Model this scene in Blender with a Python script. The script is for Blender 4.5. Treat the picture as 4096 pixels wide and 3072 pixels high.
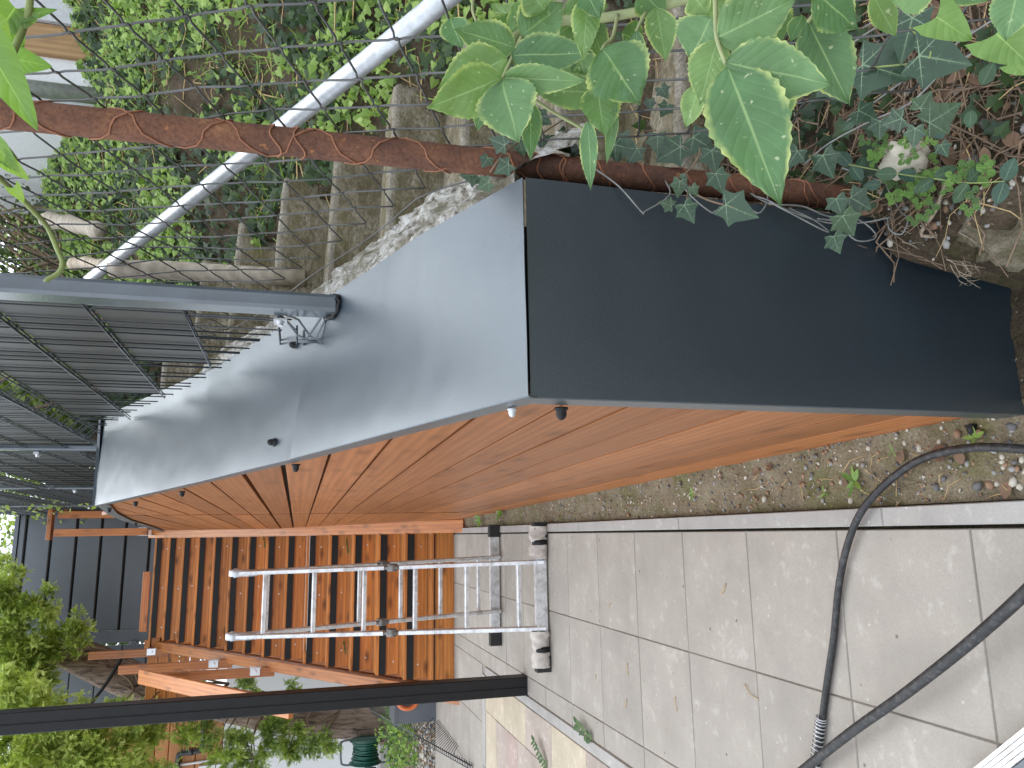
import bpy, bmesh, math, random
import numpy as np
from mathutils import Vector, Matrix, noise as mnoise

# ------------------------------------------------------------------ camera, sky, sun
S = bpy.context.scene
COL = S.collection
for o in list(bpy.data.objects):
    bpy.data.objects.remove(o)
rng = random.Random(11)
nrng = np.random.default_rng(5)

cam_d = bpy.data.cameras.new("camera")
cam = bpy.data.objects.new("camera", cam_d)
COL.objects.link(cam)
S.camera = cam
cam_d.sensor_fit = 'HORIZONTAL'
cam_d.sensor_width = 36.0
cam_d.lens = 36.0 * 3036.44 / 4096.0
cam_d.clip_start = 0.02
cam_d.clip_end = 500.0
YAW, PITCH, ROLL, EYE = 0.200236, 0.267853, -0.036833, 1.28847

def camera_axes():
    fw = Vector((math.sin(YAW) * math.cos(PITCH), math.cos(YAW) * math.cos(PITCH), -math.sin(PITCH)))
    r = Vector((math.cos(YAW), -math.sin(YAW), 0))
    d = fw.cross(r)
    r2 = r * math.cos(ROLL) + d * math.sin(ROLL)
    d2 = d * math.cos(ROLL) - r * math.sin(ROLL)
    return d2, r2, fw          # the phone was turned on its side: picture right is world down

_x, _y, _f = camera_axes()
cam.matrix_world = Matrix(((_x.x, _y.x, -_f.x, 0), (_x.y, _y.y, -_f.y, 0), (_x.z, _y.z, -_f.z, EYE), (0, 0, 0, 1)))
CAM = Vector((0, 0, EYE))

SUN_DIR = Vector((-0.04, 0.48, 0.87)).normalized()
world = bpy.data.worlds.new("World")
S.world = world
world.use_nodes = True
wn = world.node_tree
wn.nodes.clear()
w_out = wn.nodes.new('ShaderNodeOutputWorld')
w_bg = wn.nodes.new('ShaderNodeBackground')
w_sky = wn.nodes.new('ShaderNodeTexSky')
w_sky.sky_type = 'NISHITA'
w_sky.sun_disc = False
w_sky.sun_elevation = math.asin(SUN_DIR.z)
w_sky.sun_rotation = math.atan2(SUN_DIR.x, SUN_DIR.y)
w_sky.air_density = 1.0
w_sky.dust_density = 2.0
# broken white cloud over the blue
w_tc = wn.nodes.new('ShaderNodeTexCoord')
w_nz = wn.nodes.new('ShaderNodeTexNoise')
w_nz.inputs['Scale'].default_value = 2.2
w_nz.inputs['Detail'].default_value = 5
w_rp = wn.nodes.new('ShaderNodeValToRGB')
w_rp.color_ramp.elements[0].position = 0.3
w_rp.color_ramp.elements[0].color = (0.75, 0.75, 0.75, 1)
w_rp.color_ramp.elements[1].position = 0.62
w_rp.color_ramp.elements[1].color = (1, 1, 1, 1)
w_mx = wn.nodes.new('ShaderNodeMix')
w_mx.data_type = 'RGBA'
w_mx.inputs[7].default_value = (9.6, 10.4, 11.6, 1)
wn.links.new(w_tc.outputs['Generated'], w_nz.inputs['Vector'])
wn.links.new(w_nz.outputs['Fac'], w_rp.inputs['Fac'])
wn.links.new(w_rp.outputs['Color'], w_mx.inputs[0])
wn.links.new(w_sky.outputs['Color'], w_mx.inputs[6])
wn.links.new(w_mx.outputs[2], w_bg.inputs['Color'])
wn.links.new(w_bg.outputs['Background'], w_out.inputs['Surface'])
w_bg.inputs['Strength'].default_value = 0.15

sun_d = bpy.data.lights.new("sun", 'SUN')
sun_d.energy = 0.95
sun_d.angle = math.radians(50)
sun_d.color = (1.0, 0.96, 0.9)
sun = bpy.data.objects.new("sun", sun_d)
COL.objects.link(sun)
sun.rotation_euler = (-SUN_DIR).to_track_quat('-Z', 'Y').to_euler()

vs = S.view_settings
vs.view_transform = 'Standard'
vs.look = 'None'
vs.exposure = 0.4
vs.gamma = 1.0
vs.use_curve_mapping = False
S.cycles.max_bounces = 6
S.cycles.transparent_max_bounces = 6
S.cycles.use_denoising = True

# ------------------------------------------------------------------ materials
def new_mat(name):
    m = bpy.data.materials.new(name)
    m.use_nodes = True
    nt = m.node_tree
    return m, nt, nt.nodes['Principled BSDF']

def nd(nt, t, **kw):
    n = nt.nodes.new(t)
    for k, v in kw.items():
        setattr(n, k, v)
    return n

def coords(nt, kind='Object', scale=(1, 1, 1), rnd=0.0):
    tc = nd(nt, 'ShaderNodeTexCoord')
    mp = nd(nt, 'ShaderNodeMapping')
    mp.inputs['Scale'].default_value = scale
    nt.links.new(tc.outputs[kind], mp.inputs['Vector'])
    if rnd:
        oi = nd(nt, 'ShaderNodeObjectInfo')
        mul = nd(nt, 'ShaderNodeMath', operation='MULTIPLY')
        mul.inputs[1].default_value = rnd
        cb = nd(nt, 'ShaderNodeCombineXYZ')
        nt.links.new(oi.outputs['Random'], mul.inputs[0])
        for i in range(3):
            nt.links.new(mul.outputs[0], cb.inputs[i])
        nt.links.new(cb.outputs[0], mp.inputs['Location'])
    return mp.outputs['Vector']

def noise(nt, vec, scale, detail=4, rough=0.55, dist=0.0):
    n = nd(nt, 'ShaderNodeTexNoise')
    n.inputs['Scale'].default_value = scale
    n.inputs['Detail'].default_value = detail
    n.inputs['Roughness'].default_value = rough
    n.inputs['Distortion'].default_value = dist
    nt.links.new(vec, n.inputs['Vector'])
    return n.outputs['Fac']

def ramp(nt, fac, stops):
    r = nd(nt, 'ShaderNodeValToRGB')
    cr = r.color_ramp
    while len(cr.elements) < len(stops):
        cr.elements.new(0.5)
    for e, (p, c) in zip(cr.elements, stops):
        e.position = p
        e.color = (c[0], c[1], c[2], 1) if not isinstance(c, (int, float)) else (c, c, c, 1)
    nt.links.new(fac, r.inputs['Fac'])
    return r.outputs['Color']

def mix(nt, fac, a, b, mode='MIX'):
    m = nd(nt, 'ShaderNodeMix', data_type='RGBA', blend_type=mode)
    for sock, v in ((m.inputs[0], fac), (m.inputs[6], a), (m.inputs[7], b)):
        if isinstance(v, (int, float)):
            sock.default_value = v
        elif isinstance(v, tuple):
            sock.default_value = (*v[:3], 1)
        else:
            nt.links.new(v, sock)
    return m.outputs[2]

def math_n(nt, op, a, b=0.5, c=None):
    m = nd(nt, 'ShaderNodeMath', operation=op)
    for i, v in enumerate((a, b) if c is None else (a, b, c)):
        if isinstance(v, (int, float)):
            m.inputs[i].default_value = v
        else:
            nt.links.new(v, m.inputs[i])
    return m.outputs[0]

def bump(nt, b, height, strength=0.3, dist=0.01):
    n = nd(nt, 'ShaderNodeBump')
    n.inputs['Strength'].default_value = strength
    n.inputs['Distance'].default_value = dist
    nt.links.new(height, n.inputs['Height'])
    nt.links.new(n.outputs['Normal'], b.inputs['Normal'])

def obj_random(nt):
    return nd(nt, 'ShaderNodeObjectInfo').outputs['Random']

def plain(name, col, rough=0.5, metal=0.0, var=0.15, scale=20, spec=0.5, bump_s=0.0):
    m, nt, b = new_mat(name)
    v = coords(nt)
    n = noise(nt, v, scale, 5)
    c = ramp(nt, n, [(0.25, tuple(x * (1 - var) for x in col)), (0.75, tuple(min(1, x * (1 + var)) for x in col))])
    nt.links.new(c, b.inputs['Base Color'])
    b.inputs['Roughness'].default_value = rough
    b.inputs['Metallic'].default_value = metal
    b.inputs['Specular IOR Level'].default_value = spec
    if bump_s:
        bump(nt, b, n, bump_s, 0.01)
    return m

def wood(name, light, dark, rough=0.42, knots=0.6, spec=0.5, grain=1.0):
    """lacquered softwood; the grain runs along the local X axis of each board"""
    m, nt, b = new_mat(name)
    v = coords(nt, scale=(1.3, 22, 22), rnd=37.0)
    n1 = noise(nt, v, 1.6 * grain, 5, 0.6, 0.7)
    v2 = coords(nt, scale=(2.5, 130, 130), rnd=11.0)
    n2 = noise(nt, v2, 1.5, 3)
    wv = nd(nt, 'ShaderNodeTexWave', wave_type='RINGS', rings_direction='X')
    wv.inputs['Scale'].default_value = 0.55
    wv.inputs['Distortion'].default_value = 3.5
    wv.inputs['Detail'].default_value = 2
    wv.inputs['Detail Scale'].default_value = 0.6
    nt.links.new(coords(nt, scale=(1.6, 24, 24), rnd=53.0), wv.inputs['Vector'])
    c = ramp(nt, n1, [(0.28, dark), (0.6, light)])
    c = mix(nt, math_n(nt, 'MULTIPLY', wv.outputs['Fac'], 0.36), c, tuple(x * 0.62 for x in dark))
    c = mix(nt, math_n(nt, 'MULTIPLY', n2, 0.18), c, tuple(x * 0.7 for x in dark))
    vor = nd(nt, 'ShaderNodeTexVoronoi', feature='F1')
    vor.inputs['Scale'].default_value = 1.0
    vor.inputs['Randomness'].default_value = 1.0
    nt.links.new(coords(nt, scale=(4.2, 11, 11), rnd=91.0), vor.inputs['Vector'])
    k = ramp(nt, vor.outputs['Distance'], [(0.08, 1.0), (0.32, 0.0)])
    kn = math_n(nt, 'MULTIPLY', k, knots)
    c = mix(nt, kn, c, tuple(x * 0.3 for x in dark))
    tint = ramp(nt, obj_random(nt), [(0.0, (0.78, 0.76, 0.74)), (0.5, (1, 1, 1)), (1.0, (1.18, 1.12, 1.06))])
    c = mix(nt, 1.0, c, tint, 'MULTIPLY')
    nt.links.new(c, b.inputs['Base Color'])
    b.inputs['Roughness'].default_value = rough
    b.inputs['Specular IOR Level'].default_value = spec
    h = math_n(nt, 'ADD', n1, math_n(nt, 'MULTIPLY', n2, 0.5))
    bump(nt, b, h, 0.4, 0.002)
    return m

M = {}
M['plank'] = wood('stained_larch', (0.415, 0.163, 0.056), (0.295, 0.105, 0.034), 0.42, 0.5, 0.3)
M['stair'] = wood('stained_spruce', (0.63, 0.245, 0.056), (0.39, 0.13, 0.028), 0.38, 0.85, 0.35)
M['rail'] = wood('stained_rail', (0.58, 0.225, 0.066), (0.39, 0.13, 0.036), 0.36, 0.6, 0.45)
M['oldbeam'] = wood('pale_timber', (0.52, 0.33, 0.15), (0.36, 0.2, 0.08), 0.6, 0.3)
M['greywood'] = wood('weathered_wood', (0.62, 0.55, 0.45), (0.36, 0.3, 0.23), 0.8, 0.3)
M['palewood'] = wood('pale_weathered_wood', (0.8, 0.73, 0.62), (0.52, 0.45, 0.36), 0.8, 0.2)
M['siding'] = wood('siding', (0.5, 0.23, 0.08), (0.36, 0.14, 0.04), 0.5, 0.4)

def sheet_mat():
    m, nt, b = new_mat('anthracite_sheet')
    v = coords(nt)
    n = noise(nt, v, 260, 2, 0.6)
    n2 = noise(nt, v, 3.0, 4)
    spk = ramp(nt, noise(nt, v, 420, 1), [(0.6, 0.0), (0.78, 1.0)])
    c = ramp(nt, n2, [(0.3, (0.005, 0.014, 0.022)), (0.7, (0.007, 0.017, 0.026))])
    c = mix(nt, math_n(nt, 'MULTIPLY', spk, 0.3), c, (0.05, 0.07, 0.085))
    scr = ramp(nt, noise(nt, coords(nt, scale=(1, 1, 0.3)), 9, 6, 0.7, 1.5), [(0.68, 0.0), (0.74, 0.3)])
    c = mix(nt, math_n(nt, 'MULTIPLY', scr, 0.25), c, (0.12, 0.13, 0.13))
    nt.links.new(c, b.inputs['Base Color'])
    b.inputs['Roughness'].default_value = 0.4
    b.inputs['Specular IOR Level'].default_value = 1.0
    b.inputs['Specular Tint'].default_value = (0.74, 0.9, 1.0, 1)
    b.inputs['Coat Tint'].default_value = (0.9, 0.96, 1.0, 1)
    b.inputs['Coat Weight'].default_value = 1.0
    b.inputs['Coat IOR'].default_value = 1.75
    b.inputs['Coat Roughness'].default_value = 0.4
    bump(nt, b, n, 0.45, 0.001)
    return m
M['sheet'] = sheet_mat()
M['anthracite'] = plain('anthracite_paint', (0.075, 0.095, 0.112), 0.22, 0, 0.2, 14, 1.0)
M['strip'] = plain('privacy_strip', (0.036, 0.037, 0.033), 0.45, 0, 0.12, 8, 0.4)
M['gate'] = plain('gate_panel', (0.095, 0.108, 0.125), 0.45, 0, 0.08, 6, 0.7)
M['black'] = plain('black_paint', (0.010, 0.010, 0.0105), 0.5, 0, 0.3, 25, 0.3)
M['nosing'] = plain('black_nosing', (0.010, 0.011, 0.012), 0.55, 0, 0.2, 30, 0.3)
M['rubber'] = plain('rubber', (0.018, 0.018, 0.018), 0.7, 0, 0.3, 30)
M['core'] = plain('dark_core', (0.012, 0.010, 0.008), 0.9, 0, 0.2, 10)
M['zinc'] = plain('zinc', (0.62, 0.63, 0.64), 0.35, 0.85, 0.12, 60)
M['galv'] = plain('galvanised', (0.58, 0.60, 0.62), 0.42, 0.6, 0.22, 45, bump_s=0.15)
M['wire'] = plain('grey_wire', (0.10, 0.10, 0.095), 0.5, 0.4, 0.5, 12)
M['rustwire'] = plain('rusty_wire', (0.3, 0.13, 0.07), 0.8, 0.1, 0.3, 60)
M['cloth'] = plain('rag', (0.5, 0.46, 0.41), 0.95, 0, 0.25, 25, bump_s=0.5)
M['white'] = plain('white_render', (0.74, 0.75, 0.75), 0.9, 0, 0.06, 60, bump_s=0.2)
M['conc_beam'] = plain('concrete_beam', (0.55, 0.56, 0.57), 0.85, 0, 0.12, 30, bump_s=0.15)
M['green_plastic'] = plain('green_plastic', (0.012, 0.085, 0.06), 0.4, 0, 0.2, 20)
M['pipe'] = plain('dark_pipe', (0.02, 0.024, 0.03), 0.3, 0, 0.2, 20)
M['orange'] = plain('orange_hose', (0.62, 0.16, 0.05), 0.35, 0, 0.1, 20)
M['twig'] = plain('twig', (0.19, 0.13, 0.085), 0.9, 0, 0.35, 40)
M['straw'] = plain('straw', (0.5, 0.36, 0.17), 0.85, 0, 0.25, 40)
M['root'] = plain('root', (0.36, 0.29, 0.21), 0.9, 0, 0.25, 50)
M['fencewire'] = plain('fence_wire', (0.022, 0.028, 0.034), 0.35, 0, 0.1, 20, 0.6)
M['deadleaf'] = plain('dead_leaf', (0.17, 0.1, 0.06), 0.8, 0, 0.4, 25)
M['stone'] = plain('pale_stone', (0.55, 0.5, 0.4), 0.9, 0, 0.2, 30, bump_s=0.4)

def alu_mat():
    m, nt, b = new_mat('dull_aluminium')
    v = coords(nt)
    n = noise(nt, v, 16, 6, 0.7)
    c = ramp(nt, n, [(0.32, (0.4, 0.39, 0.37)), (0.55, (0.72, 0.73, 0.74)), (0.9, (0.82, 0.83, 0.84))])
    sp = ramp(nt, noise(nt, v, 70, 3), [(0.66, 0.0), (0.74, 0.7)])
    c = mix(nt, sp, c, (0.16, 0.14, 0.12))
    nt.links.new(c, b.inputs['Base Color'])
    b.inputs['Metallic'].default_value = 0.55
    b.inputs['Roughness'].default_value = 0.42
    return m
M['alu'] = alu_mat()

def rust_mat():
    m, nt, b = new_mat('rust')
    v = coords(nt)
    n = noise(nt, v, 9, 7, 0.7)
    n2 = noise(nt, v, 160, 4, 0.7)
    c = ramp(nt, n, [(0.25, (0.055, 0.038, 0.032)), (0.42, (0.135, 0.066, 0.044)), (0.6, (0.22, 0.1, 0.056)), (0.8, (0.45, 0.22, 0.1))])
    c = mix(nt, ramp(nt, n2, [(0.42, 0.0), (0.68, 0.65)]), c, (0.07, 0.028, 0.02))
    sp = ramp(nt, noise(nt, v, 60, 2), [(0.68, 0.0), (0.74, 0.7)])
    c = mix(nt, sp, c, (0.4, 0.17, 0.06))
    nt.links.new(c, b.inputs['Base Color'])
    b.inputs['Roughness'].default_value = 0.75
    b.inputs['Specular IOR Level'].default_value = 0.3
    bump(nt, b, n2, 0.7, 0.003)
    return m
M['rust'] = rust_mat()

def slab_mat(name, base, rnd_amt=0.12, stain=0.5):
    m, nt, b = new_mat(name)
    v = coords(nt, rnd=19.0)
    n = noise(nt, v, 5, 6, 0.65)
    n2 = noise(nt, v, 180, 3, 0.7)
    n3 = noise(nt, v, 26, 5, 0.6)
    c = ramp(nt, n, [(0.28, tuple(x * 0.84 for x in base)), (0.7, tuple(x * 1.1 for x in base))])
    c = mix(nt, ramp(nt, n2, [(0.35, 0.25), (0.6, 0.0)]), c, tuple(x * 0.62 for x in base))
    lime = ramp(nt, math_n(nt, 'MULTIPLY', n3, math_n(nt, 'ADD', n, 0.5)), [(0.60, 0.0), (0.68, stain)])
    c = mix(nt, lime, c, (0.66, 0.64, 0.59))
    sp = nd(nt, 'ShaderNodeTexVoronoi', feature='F1')
    sp.inputs['Scale'].default_value = 17
    nt.links.new(v, sp.inputs['Vector'])
    c = mix(nt, ramp(nt, sp.outputs['Distance'], [(0.035, 0.5), (0.07, 0.0)]), c, (0.72, 0.71, 0.68))
    dk = nd(nt, 'ShaderNodeTexVoronoi', feature='F1')
    dk.inputs['Scale'].default_value = 9
    nt.links.new(v, dk.inputs['Vector'])
    c = mix(nt, ramp(nt, dk.outputs['Distance'], [(0.025, 0.8), (0.06, 0.0)]), c, (0.09, 0.075, 0.06))
    brown = ramp(nt, noise(nt, v, 3.2, 6, 0.75), [(0.62, 0.0), (0.74, 0.45)])
    c = mix(nt, brown, c, (0.30, 0.25, 0.19))
    t = ramp(nt, obj_random(nt), [(0.0, 1 - rnd_amt), (1.0, 1 + rnd_amt * 0.6)])
    c = mix(nt, 1.0, c, t, 'MULTIPLY')
    nt.links.new(c, b.inputs['Base Color'])
    b.inputs['Roughness'].default_value = 0.85
    b.inputs['Specular IOR Level'].default_value = 0.3
    bump(nt, b, math_n(nt, 'ADD', n2, n3), 0.22, 0.003)
    return m
M['slab'] = slab_mat('grey_slab', (0.372, 0.342, 0.298), 0.08, 0.17)
M['kerb'] = slab_mat('kerb_concrete', (0.385, 0.37, 0.345), 0.06, 0.2)
M['beige'] = slab_mat('beige_slab', (0.48, 0.415, 0.31), 0.08, 0.3)
M['pink'] = slab_mat('pink_slab', (0.42, 0.325, 0.29), 0.06, 0.3)
M['tan'] = slab_mat('tan_slab', (0.4, 0.34, 0.29), 0.08, 0.3)

def ground_mat(name, stops, moss=(0.11, 0.12, 0.03), moss_amt=0.6, scale=6):
    m, nt, b = new_mat(name)
    v = coords(nt)
    n = noise(nt, v, scale, 8, 0.7)
    n2 = noise(nt, v, 140, 4, 0.75)
    c = ramp(nt, n, stops)
    c = mix(nt, ramp(nt, noise(nt, v, scale * 0.8, 6, 0.7, 0.5), [(0.5, 0.0), (0.66, moss_amt)]), c, moss)
    c = mix(nt, ramp(nt, n2, [(0.35, 0.55), (0.6, 0.0)]), c, tuple(x * 0.35 for x in stops[0][1]))
    sp = ramp(nt, noise(nt, v, 90, 2), [(0.66, 0.0), (0.73, 0.6)])
    c = mix(nt, sp, c, (0.4, 0.36, 0.29))
    nt.links.new(c, b.inputs['Base Color'])
    b.inputs['Roughness'].default_value = 0.95
    b.inputs['Specular IOR Level'].default_value = 0.15
    bump(nt, b, math_n(nt, 'ADD', n2, n), 0.7, 0.012)
    return m
M['soil'] = ground_mat('bare_soil', [(0.3, (0.19, 0.145, 0.09)), (0.5, (0.28, 0.23, 0.155)), (0.75, (0.38, 0.33, 0.24))], (0.16, 0.165, 0.055), 0.85)
M['humus'] = ground_mat('dark_humus', [(0.3, (0.055, 0.04, 0.026)), (0.55, (0.12, 0.09, 0.06)), (0.8, (0.2, 0.155, 0.105))], (0.055, 0.07, 0.018), 0.7, 9)
M['jointsand'] = plain('joint_sand', (0.27, 0.24, 0.2), 0.95, 0, 0.25, 60)
M['bankstone'] = ground_mat('bank_stone', [(0.3, (0.12, 0.1, 0.065)), (0.5, (0.25, 0.215, 0.15)), (0.75, (0.42, 0.38, 0.3))], (0.14, 0.14, 0.05), 0.8, 12)
M['mossconc'] = ground_mat('mossy_concrete', [(0.25, (0.16, 0.135, 0.095)), (0.45, (0.36, 0.32, 0.26)), (0.7, (0.6, 0.56, 0.48))], (0.13, 0.115, 0.045), 0.8, 8)
def riser_mat():
    m, nt, b = new_mat('stained_concrete')
    v = coords(nt, scale=(1, 1, 1.6))
    n = noise(nt, v, 7, 8, 0.72, 0.6)
    n2 = noise(nt, v, 55, 5, 0.75)
    c = ramp(nt, n, [(0.3, (0.10, 0.085, 0.05)), (0.44, (0.2, 0.165, 0.1)), (0.58, (0.34, 0.3, 0.22)), (0.76, (0.54, 0.5, 0.42))])
    c = mix(nt, ramp(nt, n2, [(0.38, 0.75), (0.56, 0.0)]), c, (0.085, 0.072, 0.035))
    c = mix(nt, ramp(nt, noise(nt, v, 4, 5, 0.7), [(0.52, 0.0), (0.66, 0.7)]), c, (0.15, 0.13, 0.045))
    nt.links.new(c, b.inputs['Base Color'])
    b.inputs['Roughness'].default_value = 0.95
    bump(nt, b, n2, 0.8, 0.012)
    return m
M['riser'] = riser_mat()
M['ledge'] = ground_mat('concrete_edge', [(0.25, (0.22, 0.19, 0.13)), (0.55, (0.4, 0.36, 0.29)), (0.8, (0.54, 0.5, 0.43))], (0.17, 0.15, 0.07), 0.6, 14)

def mortar_mat():
    m, nt, b = new_mat('white_mortar')
    v = coords(nt)
    n = noise(nt, v, 42, 6, 0.75, 0.4)
    n2 = noise(nt, v, 8, 5, 0.6)
    c = ramp(nt, n, [(0.36, (0.06, 0.05, 0.035)), (0.47, (0.38, 0.35, 0.3)), (0.6, (0.68, 0.67, 0.63))])
    c = mix(nt, ramp(nt, n2, [(0.5, 0.0), (0.64, 0.8)]), c, (0.17, 0.15, 0.085))
    nt.links.new(c, b.inputs['Base Color'])
    b.inputs['Roughness'].default_value = 0.95
    bump(nt, b, n, 0.9, 0.015)
    return m
M['mortar'] = mortar_mat()

def bark_mat():
    m, nt, b = new_mat('thuja_bark')
    v = coords(nt, scale=(7, 7, 1.1))
    n = noise(nt, v, 3, 6, 0.7, 0.9)
    c = ramp(nt, n, [(0.36, (0.045, 0.032, 0.025)), (0.5, (0.23, 0.165, 0.125)), (0.72, (0.36, 0.28, 0.225))])
    nt.links.new(c, b.inputs['Base Color'])
    b.inputs['Roughness'].default_value = 0.95
    bump(nt, b, n, 0.9, 0.03)
    return m
M['bark'] = bark_mat()

def foliage(name, stops, rough=0.5, transl=0.35, spec=0.4):
    """per-leaf tint comes from the 'tint' attribute on the mesh"""
    m, nt, b = new_mat(name)
    at = nd(nt, 'ShaderNodeAttribute', attribute_name='tint')
    c = ramp(nt, at.outputs['Fac'], stops)
    nt.links.new(c, b.inputs['Base Color'])
    b.inputs['Roughness'].default_value = rough
    b.inputs['Specular IOR Level'].default_value = spec
    tr = nd(nt, 'ShaderNodeBsdfTranslucent')
    br = mix(nt, 1.0, c, (1.5, 1.6, 0.7), 'MULTIPLY')
    nt.links.new(br, tr.inputs['Color'])
    ms = nd(nt, 'ShaderNodeMixShader')
    ms.inputs[0].default_value = transl
    nt.links.new(b.outputs[0], ms.inputs[1])
    nt.links.new(tr.outputs[0], ms.inputs[2])
    nt.links.new(ms.outputs[0], nt.nodes['Material Output'].inputs['Surface'])
    return m
M['cover'] = foliage('bank_leaves', [(0.0, (0.035, 0.058, 0.036)), (0.35, (0.07, 0.125, 0.04)), (0.6, (0.19, 0.31, 0.055)), (1.0, (0.38, 0.52, 0.14))])
M['thuja'] = foliage('thuja_scales', [(0.0, (0.03, 0.055, 0.016)), (0.35, (0.13, 0.205, 0.045)), (0.7, (0.34, 0.44, 0.10)), (1.0, (0.58, 0.64, 0.22))], 0.6, 0.35)
M['bush'] = foliage('bush_leaves', [(0.0, (0.03, 0.045, 0.018)), (0.5, (0.08, 0.13, 0.03)), (1.0, (0.36, 0.46, 0.1))], 0.5, 0.35)
M['fern'] = foliage('lobed_leaves', [(0.0, (0.06, 0.11, 0.04)), (0.6, (0.12, 0.23, 0.05)), (1.0, (0.19, 0.33, 0.07))], 0.55, 0.3)

def leaf_mat(name, base, vein, edge=None, side_veins=9.0, rough=0.45, transl=0.25, spec=0.4, spots=0.0):
    """broad leaf: UV.x runs base to tip, UV.y across (0.5 = midrib)"""
    m, nt, b = new_mat(name)
    tc = nd(nt, 'ShaderNodeTexCoord')
    sx = nd(nt, 'ShaderNodeSeparateXYZ')
    nt.links.new(tc.outputs['UV'], sx.inputs[0])
    u, vv = sx.outputs[0], sx.outputs[1]
    av = math_n(nt, 'ABSOLUTE', math_n(nt, 'SUBTRACT', vv, 0.5))       # 0..0.5
    ob = coords(nt, rnd=7.0)
    n = noise(nt, ob, 30, 4)
    tint = ramp(nt, obj_random(nt), [(0.0, (0.72, 0.8, 0.8)), (0.5, (1, 1, 1)), (1.0, (1.3, 1.18, 0.85))])
    c = ramp(nt, n, [(0.3, tuple(x * 0.8 for x in base)), (0.7, tuple(x * 1.15 for x in base))])
    c = mix(nt, 1.0, c, tint, 'MULTIPLY')
    ph = math_n(nt, 'SUBTRACT', math_n(nt, 'MULTIPLY', u, side_veins), math_n(nt, 'MULTIPLY', av, side_veins * 0.55))
    fr = math_n(nt, 'ABSOLUTE', math_n(nt, 'SUBTRACT', math_n(nt, 'FRACT', ph), 0.5))
    sv = ramp(nt, fr, [(0.0, 0.22), (0.06, 0.0)])
    mid = ramp(nt, av, [(0.008, 0.9), (0.026, 0.0)])
    c = mix(nt, sv, c, vein)
    c = mix(nt, mid, c, vein)
    if edge:
        e = math_n(nt, 'MULTIPLY', ramp(nt, av, [(0.40, 0.0), (0.5, 1.0)]), ramp(nt, noise(nt, ob, 45, 4), [(0.4, 0.0), (0.6, 1.0)]))
        c = mix(nt, e, c, edge)
    if spots:
        sp = ramp(nt, noise(nt, ob, 190, 1), [(0.70, 0.0), (0.76, spots)])
        c = mix(nt, sp, c, (0.45, 0.5, 0.3))
    nt.links.new(c, b.inputs['Base Color'])
    b.inputs['Roughness'].default_value = rough
    b.inputs['Specular IOR Level'].default_value = spec
    h = math_n(nt, 'SUBTRACT', ramp(nt, fr, [(0.0, 0.0), (0.3, 1.0)]), mid)
    bump(nt, b, h, 0.22, 0.0015)
    tr = nd(nt, 'ShaderNodeBsdfTranslucent')
    nt.links.new(mix(nt, 1.0, c, (1.6, 1.8, 0.6), 'MULTIPLY'), tr.inputs['Color'])
    ms = nd(nt, 'ShaderNodeMixShader')
    ms.inputs[0].default_value = transl
    nt.links.new(b.outputs[0], ms.inputs[1])
    nt.links.new(tr.outputs[0], ms.inputs[2])
    nt.links.new(ms.outputs[0], nt.nodes['Material Output'].inputs['Surface'])
    return m
M['elder'] = leaf_mat('elder_leaf', (0.135, 0.24, 0.105), (0.26, 0.38, 0.17), (0.52, 0.58, 0.22), 9, 0.5, 0.22, 0.28, 0.7)
M['bindweed'] = leaf_mat('bindweed_leaf', (0.2, 0.33, 0.09), (0.3, 0.45, 0.15), None, 6, 0.5, 0.35)
M['ivy'] = leaf_mat('ivy_leaf', (0.032, 0.068, 0.034), (0.05, 0.1, 0.05), None, 5, 0.35, 0.08, 0.5)
M['ivyvein'] = plain('ivy_vein', (0.17, 0.25, 0.15), 0.6, 0, 0.1, 30)
M['peri'] = leaf_mat('periwinkle_leaf', (0.04, 0.085, 0.055), (0.16, 0.24, 0.13), None, 5, 0.4, 0.1)
M['stem'] = plain('green_stem', (0.2, 0.25, 0.08), 0.6, 0, 0.25, 40)
M['elderstem'] = plain('elder_stem', (0.27, 0.3, 0.14), 0.7, 0, 0.25, 30)

# ------------------------------------------------------------------ mesh helpers
WM = {}                              # world matrices, so children can be placed without a depsgraph update

def link(o, parent=None, W=None):
    COL.objects.link(o)
    W = W or Matrix.Identity(4)
    WM[o.name] = W
    if parent:
        o.parent = parent
        o.matrix_basis = WM[parent.name].inverted() @ W
    else:
        o.matrix_basis = W
    return o

def tag(o, label=None, cat=None, group=None, kind=None):
    for k, v in (('label', label), ('category', cat), ('group', group), ('kind', kind)):
        if v:
            o[k] = v
    return o

def thing(name, label, cat, loc=(0, 0, 0), group=None):
    o = bpy.data.objects.new(name, None)
    o.empty_display_size = 0.1
    link(o, None, Matrix.Translation(loc))
    return tag(o, label, cat, group)

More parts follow.
